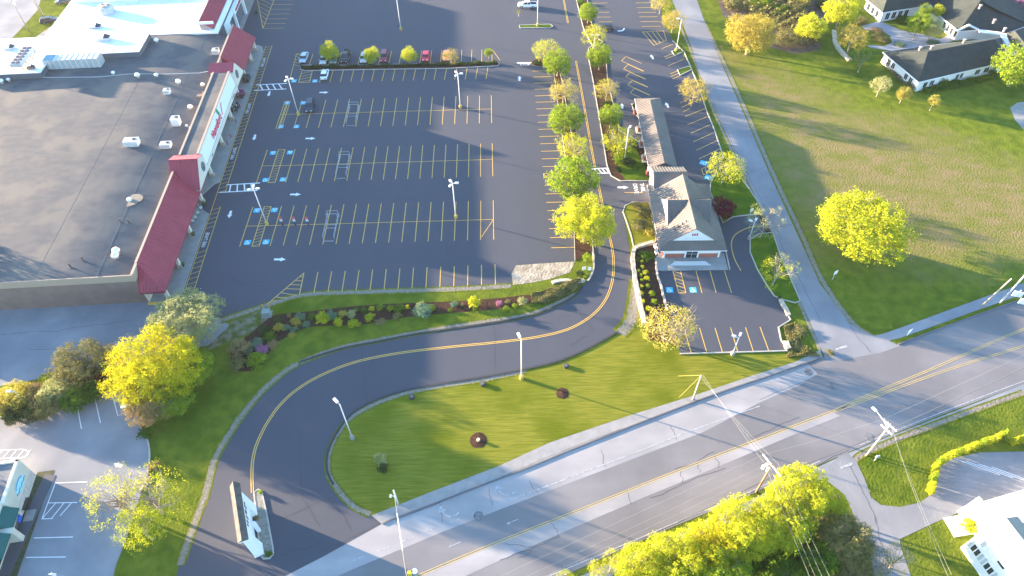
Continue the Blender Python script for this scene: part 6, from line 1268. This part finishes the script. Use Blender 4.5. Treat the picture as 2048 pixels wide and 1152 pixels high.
for a in ((30, 792, 34, L_PALE, 'pale shrub at the left edge of the hedge'), (8, 812, 26, L_OLV, 'dark olive shrub at the very left edge'), (66, 790, 26, L_BRN, 'pinkish brown shrub beside the hedge lamp'), (110, 782, 34, L_SIL, 'silvery shrub in the middle of the hedge'), (92, 812, 30, L_OLV, 'olive shrub in front of the silvery one'), (62, 822, 26, L_DK, 'dark shrub by the kerb below the hedge lamp'), (150, 800, 28, L_GRN, 'green shrub by the kerb right of the olive one'),
          (95, 758, 16, L_YG, 'bright lime shrub at the back of the hedge'), (190, 752, 22, L_RED, 'dark red shrub below the pines'), (213, 738, 16, L_RED, 'small red shrub beside the golden tree'), (185, 782, 24, L_GRN, 'green shrub below the red one'), (222, 764, 20, L_OLV, 'olive shrub at the right end of the hedge'), (130, 752, 26, L_OLV, 'olive shrub below the broad pine'), (28, 832, 20, L_DK, 'dark shrub at the lower left hedge end')):
    shrub(*a, group=gE, kind='dense')
tree(300, 1000, 74, 4.8, 'sparse', L_YG, 'large sparse yellow tree, right half of the pair in the corner', nl=26, bare=1); tree(235, 1000, 68, 4.8, 'sparse', L_YG, 'large sparse yellow tree, left half of the pair in the corner', nl=26, bare=1)
tree(280, 1055, 46, 4.5, 'airy', L_YG, 'lower leafy tree of the sparse corner group', nl=12)
gF = 'bright yellow trees along the lower road edge'
for i, a in enumerate(((1600, 985, 62, 6.0, 'huge', L_YG, 'bright yellow tree nearest the entrance drive'), (1660, 1015, 36, 4.0, 'dense', L_YG, 'small yellow tree beside the pale drive'), (1555, 1040, 62, 5.6, 'huge', L_YG, 'yellow tree below the brown utility pole'), (1480, 1060, 66, 5.6, 'huge', L_YG, 'yellow tree in the middle of the lower row'), (1420, 1095, 58, 5.2, 'huge', L_Y, 'golden tree at the bottom, left of centre row'), (1350, 1115, 60, 5.0, 'huge', L_YG, 'yellow tree where the dark cable crosses the crown'),
          (1280, 1140, 54, 5.0, 'huge', L_YG, 'yellow tree at the bottom edge left of the wood'), (1225, 1118, 20, 5.0, 'airy', L_YG, 'slender yellow tree poking above the road edge'), (1196, 1140, 22, 4.0, 'airy', L_YG, 'leftmost small yellow tree at the bottom edge'), (1445, 1150, 60, 4.6, 'huge', L_LIME, 'lime tree at the bottom edge under the wires'), (1560, 990, 26, 7.0, 'airy', L_YG, 'tall yellow tree top beside the crossarm'), (1130, 1160, 20, 4, 'airy', L_YG, 'tiny yellow tree top at the bottom edge'))):
    tree(*a, group=gF, sq=1.0)
tree(1690, 1085, 56, 4.6, 'huge', L_OLV, 'olive brown tree left of the pale drive'); tree(1640, 1125, 38, 4, 'dense', L_GRN, 'dark green tree at the bottom under the wires'); tree(1740, 1120, 44, 4, 'airy', L_OLV, 'thin olive tree at the bottom beside the drive'); tree(1800, 1115, 36, 4, 'sparse', L_PALE, 'pale twiggy tree at the bottom right of the drive', bare=1); tree(1580, 1150, 34, 3, 'dense', L_GRN, 'low dark tree at the bottom edge of the wood'); tree(1700, 1150, 30, 3, 'dense', L_OLV, 'low olive tree at the bottom edge beside the drive')
# cedar hedge, lower right
P = cat(GL([(1858, 985), (1862, 962), (1868, 938), (1885, 922), (1915, 908), (1945, 896), (1975, 886), (2000, 876)]), 8); n = 15; names = 'first second third fourth fifth sixth seventh eighth ninth tenth eleventh twelfth thirteenth fourteenth fifteenth'.split()
def cedar(p, label, h=1.9, r=.75):
    TN[0] += 1; t = thing('cedar', label, 'cedar', (p.x, p.y, 0), 0, 'cedar hedge of the lower right lot'); o = bpy.data.objects.new('foliage', crown_mesh('cone', L_YG if TN[0] % 3 else L_LIME, TN[0] % 2)); COL.objects.link(o); o.parent = t; o.location = (0, 0, h * .55); o.scale = (r, r, h * .55); o.rotation_euler = (0, 0, random.uniform(0, 6))
    f = MB(); f.tube([(0, 0, 0), (0, 0, h * .7)], .07, 6, .03); f.build('stem', BARK, t)
for k in range(n): p = P[round(k * (len(P) - 1) / (n - 1))]; cedar(p, names[k] + ' cedar from the lower end of the curved hedge', random.uniform(1.7, 2.3))
for k, px in enumerate(((2022, 888), (2036, 884), (2052, 880))): cedar(G(*px), ('left', 'middle', 'right')[k] + ' cedar of the short hedge at the right edge')
shrub(1941, 1050, 17, L_YG, 'bright yellow shrub beside the white house', h=2.6)
# other shrubs
for a in ((1237, 318, 13, L_LIME, 'round lime shrub beside the canopy lamp post', 2.0), (1257, 322, 15, L_DK, 'dark green shrub right of the round lime one', 1.8), (1265, 336, 9, L_GRN, 'small green shrub in the grass plot', .9), (1236, 338, 9, L_DK, 'dark shrub below the round lime one', .8), (1212, 206, 9, L_DK, 'dark shrub between the pale and round green trees', 1.0), (1207, 162, 8, L_GRN, 'green shrub left of the pale twiggy tree', .9),
          (1173, 514, 8, L_LIME, 'upright lime shrub at the end of the left island', 2.2), (1160, 547, 9, L_DK, 'low dark shrub behind the small white signs', .7), (1171, 551, 6, L_YG, 'tiny yellow flower clump beside the small signs', .5), (765, 936, 12, L_DK, 'small dark shrub in the shaded lawn tip', 1.2), (760, 919, 14, L_SIL, 'thin pale shrub in the shaded lawn tip', 1.6), (1074, 125, 9, L_DK, 'dark low shrub at the far tip of the left island', .7),
          (1162, 4, 8, L_GRN, 'green shrub at the top of the second island', 1.2), (1270, 210, 6, L_DK, 'small shrub in the tiny canopy island', .9), (1275, 412, 12, L_OLV, 'olive shrub at the corner left of the bank', .8), (1290, 425, 16, L_OLV, 'twiggy olive shrub beside the bank wall', 1.8), (1282, 450, 18, L_OLV, 'wide olive shrub halfway along the bank wall', 1.8), (1296, 462, 12, L_PALE, 'pale shrub close to the bank wall', 1.4),
          (1283, 508, 8, L_DK, 'dark shrub at the top of the mulch bed', .9), (1296, 511, 13, L_GRN, 'largest green shrub in the mulch bed', 1.8), (1275, 520, 7, L_DK, 'dark shrub by the stone wall in the mulch bed', .8), (1460, 425, 12, L_GRN, 'green shrub right of the purple maple', 1.2), (1560, 597, 6, L_DK, 'tiny dark shrub at the corner of the bank lot', .6), (520, 984, 5, L_LIME, 'bright clump at the upper end of the sign island', .7), (537, 1107, 7, L_GRN, 'green clump at the lower end of the sign island', .8),
          (513, 1036, 5, L_BRN, 'brown dried plants in the middle of the sign island', .5), (290, 862, 16, L_GRN, 'low green bush inside the curved kerb', 1.2), (308, 930, 12, L_BRN, 'brown brush pile beside the curved kerb', .8), (1660, 705, 8, L_OLV, 'dry olive bush at the road corner', .6), (1600, 660, 16, L_OLV, 'low olive ground bush right of the bank lot', .7), (1585, 690, 14, L_OLV, 'low dry bush at the bank lot corner', .6)):
    shrub(*a[:5], h=a[5])
gG = 'small round shrubs in the mulched bank bed'
for i, (x, y, r_) in enumerate(((1284, 523, 4), (1285, 534, 4), (1277, 542, 4), (1291, 545, 6), (1282, 550, 4), (1294, 557, 6), (1284, 560, 4), (1283, 573, 4), (1296, 572, 5), (1283, 587, 5), (1304, 587, 7), (1286, 603, 5), (1308, 603, 7), (1298, 618, 7))):
    shrub(x, y, r_, (L_LIME, L_YG)[i % 2], names[i] + ' small round shrub from the top of the bank bed', h=.8 + r_ * .04, group=gG)
gH = 'shrubs in the curved flower bed'
FB = [(1250 - 0, 0)]
bedpts = [(462, 722), (462, 700), (476, 684), (500, 668), (520, 650), (545, 632), (570, 627), (620, 623), (700, 613), (800, 607), (900, 603), (1000, 596), (1060, 590), (1060, 606), (1000, 618), (900, 626), (800, 636), (720, 650), (640, 652), (600, 660), (570, 676), (545, 694), (525, 730), (500, 742), (470, 740)]
sheet('flower_bed', bedpts, MULCH, .020, 'long curved mulched flower bed below the big lot', 'planting bed', smooth=3)
for x, y, r_, m_, lab, h_ in ((478, 695, 17, L_BRN, 'reddish brown shrub at the upper left end of the bed', 2.4), (477, 727, 14, L_OLV, 'olive shrub at the lower left end of the bed', 1.8), (514, 720, 17, L_LIME, 'spiky lime shrub beside the pink flowers', 2.2), (524, 697, 10, L_PNK, 'magenta pink flower cushion in the bed', .9), (545, 688, 9, L_BRN, 'brown grass clump right of the pink flowers', .8), (512, 686, 10, L_BLU, 'blue green shrub above the pink flowers', 1.0),
                             (540, 672, 11, L_GRN, 'green shrub in the left bend of the bed', 1.1), (558, 655, 9, L_OR, 'orange shrub in the left bend of the bed', 1.1), (583, 670, 6, L_OR, 'small round orange shrub at the bed edge', .8), (591, 644, 9, L_OR, 'rounder orange shrub left of the first lime one', 1.2), (578, 631, 5, L_BRN, 'tiny reddish shrub at the back of the bed', .8), (600, 632, 8, L_BLU, 'blue green shrub behind the orange one', .9), (573, 655, 7, L_BLU, 'blue green mound between the orange shrubs', .7),
                             (588, 659, 6, L_BLU, 'small blue mound below the orange shrub', .6), (612, 648, 7, L_BLU, 'blue green mound left of the first lime shrub', .7), (622, 633, 6, L_GRN, 'green mound at the back left of the first lime shrub', .7), (645, 636, 11, L_YG, 'largest lime shrub, first in the row', 2.0), (677, 643, 8, L_YG, 'second lime shrub in the row', 1.5), (706, 646, 8, L_YG, 'third lime shrub in the row', 1.6), (740, 634, 9, L_YG, 'fourth lime shrub in the row', 1.4),
                             (718, 648, 4, L_OR, 'tiny orange plant beside the third lime shrub', .6), (662, 630, 9, L_BLU, 'blue shrub behind the first lime one', 1.0), (685, 627, 7, L_PALE, 'pale yellow shrub at the back of the bed', .8), (704, 627, 8, L_SIL, 'silvery shrub at the back of the bed', .8), (712, 619, 5, L_GRN, 'small green mound near the back edge', .6), (728, 620, 5, L_GRN, 'second small green mound near the back edge', .6), (743, 617, 5, L_YG, 'small lime mound near the back edge', .6),
                             (761, 615, 6, L_LIME, 'small lime shrub in the middle of the bed', .8), (781, 616, 7, L_LIME, 'wider lime shrub left of the golden plume', .9), (800, 617, 8, L_GRN, 'round green shrub beside the golden plume', 1.0), (815, 614, 4, L_Y, 'golden plume plant in the middle of the bed', 1.0), (795, 632, 8, L_OLV, 'olive spreading shrub at the lower bed edge', 1.0), (845, 621, 14, L_BLU, 'large blue green mound in the middle of the bed', 1.1), (842, 612, 8, L_SIL, 'silvery mound behind the large blue one', .9),
                             (862, 616, 7, L_LIME, 'lime mound right of the large blue one', .7), (908, 608, 6, L_BLU, 'small blue shrub left of the tall yellow one', .7), (901, 620, 5, L_GRN, 'small green shrub near the lower bed edge', .6), (925, 609, 4, L_OLV, 'small olive mound near the tall yellow shrub', .5), (948, 604, 10, L_YG, 'tall bright yellow shrub in the right part of the bed', 2.2), (951, 618, 5, L_GRN, 'green mound at the foot of the tall yellow shrub', .7),
                             (998, 606, 6, L_PNK, 'pink flower cushion right of the tall yellow shrub', .6), (1012, 618, 6, L_LIME, 'lime mound at the lower right bed edge', .8), (1030, 611, 5, L_LIME, 'small lime mound at the right bed end', .7), (1015, 603, 4, L_OLV, 'small pale mound above the pink cushion', .4), (1045, 602, 8, L_SIL, 'pale spreading shrub at the right bed end', .8), (760, 643, 8, L_BRN, 'reddish low plant at the lower bed edge', .5), (495, 700, 10, L_BLU, 'dark blue green shrub beside the brown one', 1.0), (530, 660, 9, L_DK, 'dark shrub at the back of the left bend', .9), (555, 640, 8, L_DK, 'dark shrub at the back above the orange one', .9)):
    shrub(x, y, r_ * random.uniform(1.1, 1.45), m_, lab, h=h_ * random.uniform(.85, 1.15), group=gH)
def cover(name, pts, mat, n, size, hh, label, kind_='ground cover', gold=None):
    """ground cover nobody could count, one mesh of leaves on a low bank"""
    P = [Vector(p) for p in GL(pts)]; xs = [p.x for p in P]; ys = [p.y for p in P]; out = []
    def inside(x, y):
        c = False
        for i in range(len(P)):
            a, b = P[i - 1], P[i]
            if (a.y > y) != (b.y > y) and x < (b.x - a.x) * (y - a.y) / (b.y - a.y) + a.x: c = not c
        return c
    r = random.Random(3)
    while len(out) < n:
        x, y = r.uniform(min(xs), max(xs)), r.uniform(min(ys), max(ys))
        if inside(x, y): out.append((x, y))
    q = np.array(out); rr = np.random.default_rng(5); z = hh * (.35 + .65 * (np.sin(q[:, 0] * 1.3) * np.cos(q[:, 1] * 1.7) * .5 + .5)) * rr.random(len(q)) ** .4
    c = np.column_stack([q, z]); N = len(c); a = rr.normal(size=(N, 3)) + np.array([0, 0, 1.2]); a /= np.linalg.norm(a, axis=1)[:, None]; t = np.cross(a, rr.normal(size=(N, 3))); t /= np.linalg.norm(t, axis=1)[:, None]; b = np.cross(a, t); s = size * (.6 + .8 * rr.random((N, 1)))
    V = np.stack([c - t * s * .5, c + b * s * .35, c + t * s * .5, c - b * s * .35], 1).reshape(-1, 3)
    o = bpy.data.objects.new(name, quadmesh(name, V, mat)); COL.objects.link(o); return tag(o, label, kind_, kind='stuff')
cover('ground_cover', [(1062, 590), (1090, 582), (1120, 572), (1145, 562), (1160, 560), (1163, 570), (1148, 584), (1120, 598), (1090, 608), (1065, 606)], L_OLV, 9000, .30, .8, 'olive ground cover shrubs on the bank at the driveway bend')
cover('brush', [(1430, -25), (1450, 25), (1480, 20), (1540, 60), (1585, 100), (1635, 92), (1640, 55), (1600, 30), (1640, -10), (1640, -30)], L_OLV, 16000, .5, 3.2, 'brown and olive scrub behind the pale orange tree')
cover('undergrowth', [(1230, 1152), (1400, 1080), (1560, 1040), (1660, 1050), (1700, 1100), (1730, 1170), (1500, 1220), (1200, 1220)], L_GRN, 14000, .4, 1.0, 'green undergrowth below the yellow trees')
cover('island_plants', [(602, 133), (700, 132), (800, 130), (995, 125), (992, 130), (850, 133), (700, 136), (603, 139)], L_DK, 5000, .28, .7, 'dark low planting along the long top island')
cover('island_plants', [(850, 128), (920, 126), (990, 124), (975, 129), (900, 131), (850, 131)], L_OLV, 1800, .28, .6, 'olive low planting at the right half of the top island')
cover('house_bed', [(1842, 178), (1900, 166), (1960, 158), (1990, 150), (1985, 160), (1940, 172), (1900, 180), (1850, 188)], L_GRN, 5000, .3, 1.2, 'green planting along the front of the courtyard house')
cover('house_bed', [(1768, 118), (1800, 145), (1835, 178), (1825, 182), (1790, 158), (1765, 130)], L_OLV, 2500, .3, 1.1, 'olive planting along the left wall of the courtyard house')
cover('lot_corner_plants', [(1566, 655), (1590, 645), (1605, 690), (1640, 712), (1570, 715), (1580, 702)], L_OLV, 5000, .25, .5, 'low scruffy plants between the bank lot and the road corner')
for x, y, r_, m_, lab, h_ in ((1885, 163, 12, L_GRN, 'round green shrub at the middle of the house front', 2.2), (1912, 163, 8, L_GRN, 'smaller green shrub right of the round one', 1.4), (1985, 143, 10, L_GRN, 'green shrub at the right end of the house front', 1.8), (1768, 20, 14, L_OLV, 'olive hedge block outside the far wing', 1.2), (1720, 40, 16, L_OLV, 'clipped olive shrub left of the courtyard path', 1.6), (1762, 75, 18, L_OLV, 'clipped golden brown hedge in the oval bed', 1.3), (1755, 60, 12, L_BRN, 'brown shrub in the small round bed', .7),
                             (1810, 38, 16, L_GRN, 'green shrubs beside the far wing', 1.4), (1800, 88, 12, L_BLU, 'blue green shrub beside the courtyard path', .8), (1820, 172, 14, L_OLV, 'clipped brown hedge at the house corner', 1.6), (1868, 84, 14, L_BLU, 'blue flowers below the courtyard trees', .7), (1795, 146, 9, L_RED, 'dark red shrub against the left house wall', 1.0), (1560, 20, 20, L_GRN, 'green bush in the scrub at the top', 3), (1520, 5, 24, L_LIME, 'lime bush at the top edge of the scrub', 3.4), (1590, 15, 22, L_OLV, 'dark olive bush right of the lime one', 3), (1608, 2, 14, L_PALE, 'pale willowy bush at the top edge', 3.5), (1470, 10, 18, L_OLV, 'olive bush at the left end of the scrub', 2.4), (1575, 75, 26, L_OLV, 'broad olive brown bush right of the pale orange tree', 3.6), (1646, 8, 16, L_DK, 'dark shrub between the scrub and the yellow green tree', 2.5)):
    shrub(x, y, r_, m_, lab, h=h_, kind='dense')
# ---------------- things outside the frame that throw the long shadows ----------------
for i, (x, y, r_, h_, lab) in enumerate(((-96, 50, 5, 8, 'first lime tree beyond the left edge, level with the corner shop'), (-92, 38, 5, 8, 'second lime tree beyond the left edge, nearest the corner shop'), (-118, 98, 6, 8, 'third lime tree beyond the left edge, behind the supermarket yard'))):
    t = thing('deciduous_tree', lab, 'tree', (x, y, 0), 0, 'trees beyond the left edge'); o = bpy.data.objects.new('crown', crown_mesh('dense', L_LIME, i % 2)); COL.objects.link(o); o.parent = t; o.location = (0, 0, h_); o.scale = (r_, r_, r_ * .9)
    limbs(h_, h_, r_, r_ * .9, 10, i + 50).build('trunk', BARK, t)
print('OBJECTS', len(bpy.data.objects))

# ---------------- air ----------------
hz = MB(); hz.box(-420, 420, -60, 620, -1, 104)
hm = bpy.data.materials.new('haze_air'); hm.use_nodes = True; hn = hm.node_tree
for x in list(hn.nodes):
    if x.type == 'BSDF_PRINCIPLED': hn.nodes.remove(x)
pv = hn.nodes.new('ShaderNodeVolumePrincipled'); pv.inputs['Density'].default_value = 0.00005; pv.inputs['Color'].default_value = (.93, .95, 1, 1); pv.inputs['Anisotropy'].default_value = .1
hn.links.new(pv.outputs[0], [x for x in hn.nodes if x.type == 'OUTPUT_MATERIAL'][0].inputs['Volume'])
hz.thing('haze', hm, 'thin pale evening haze over the whole place', 'haze', kind='stuff')
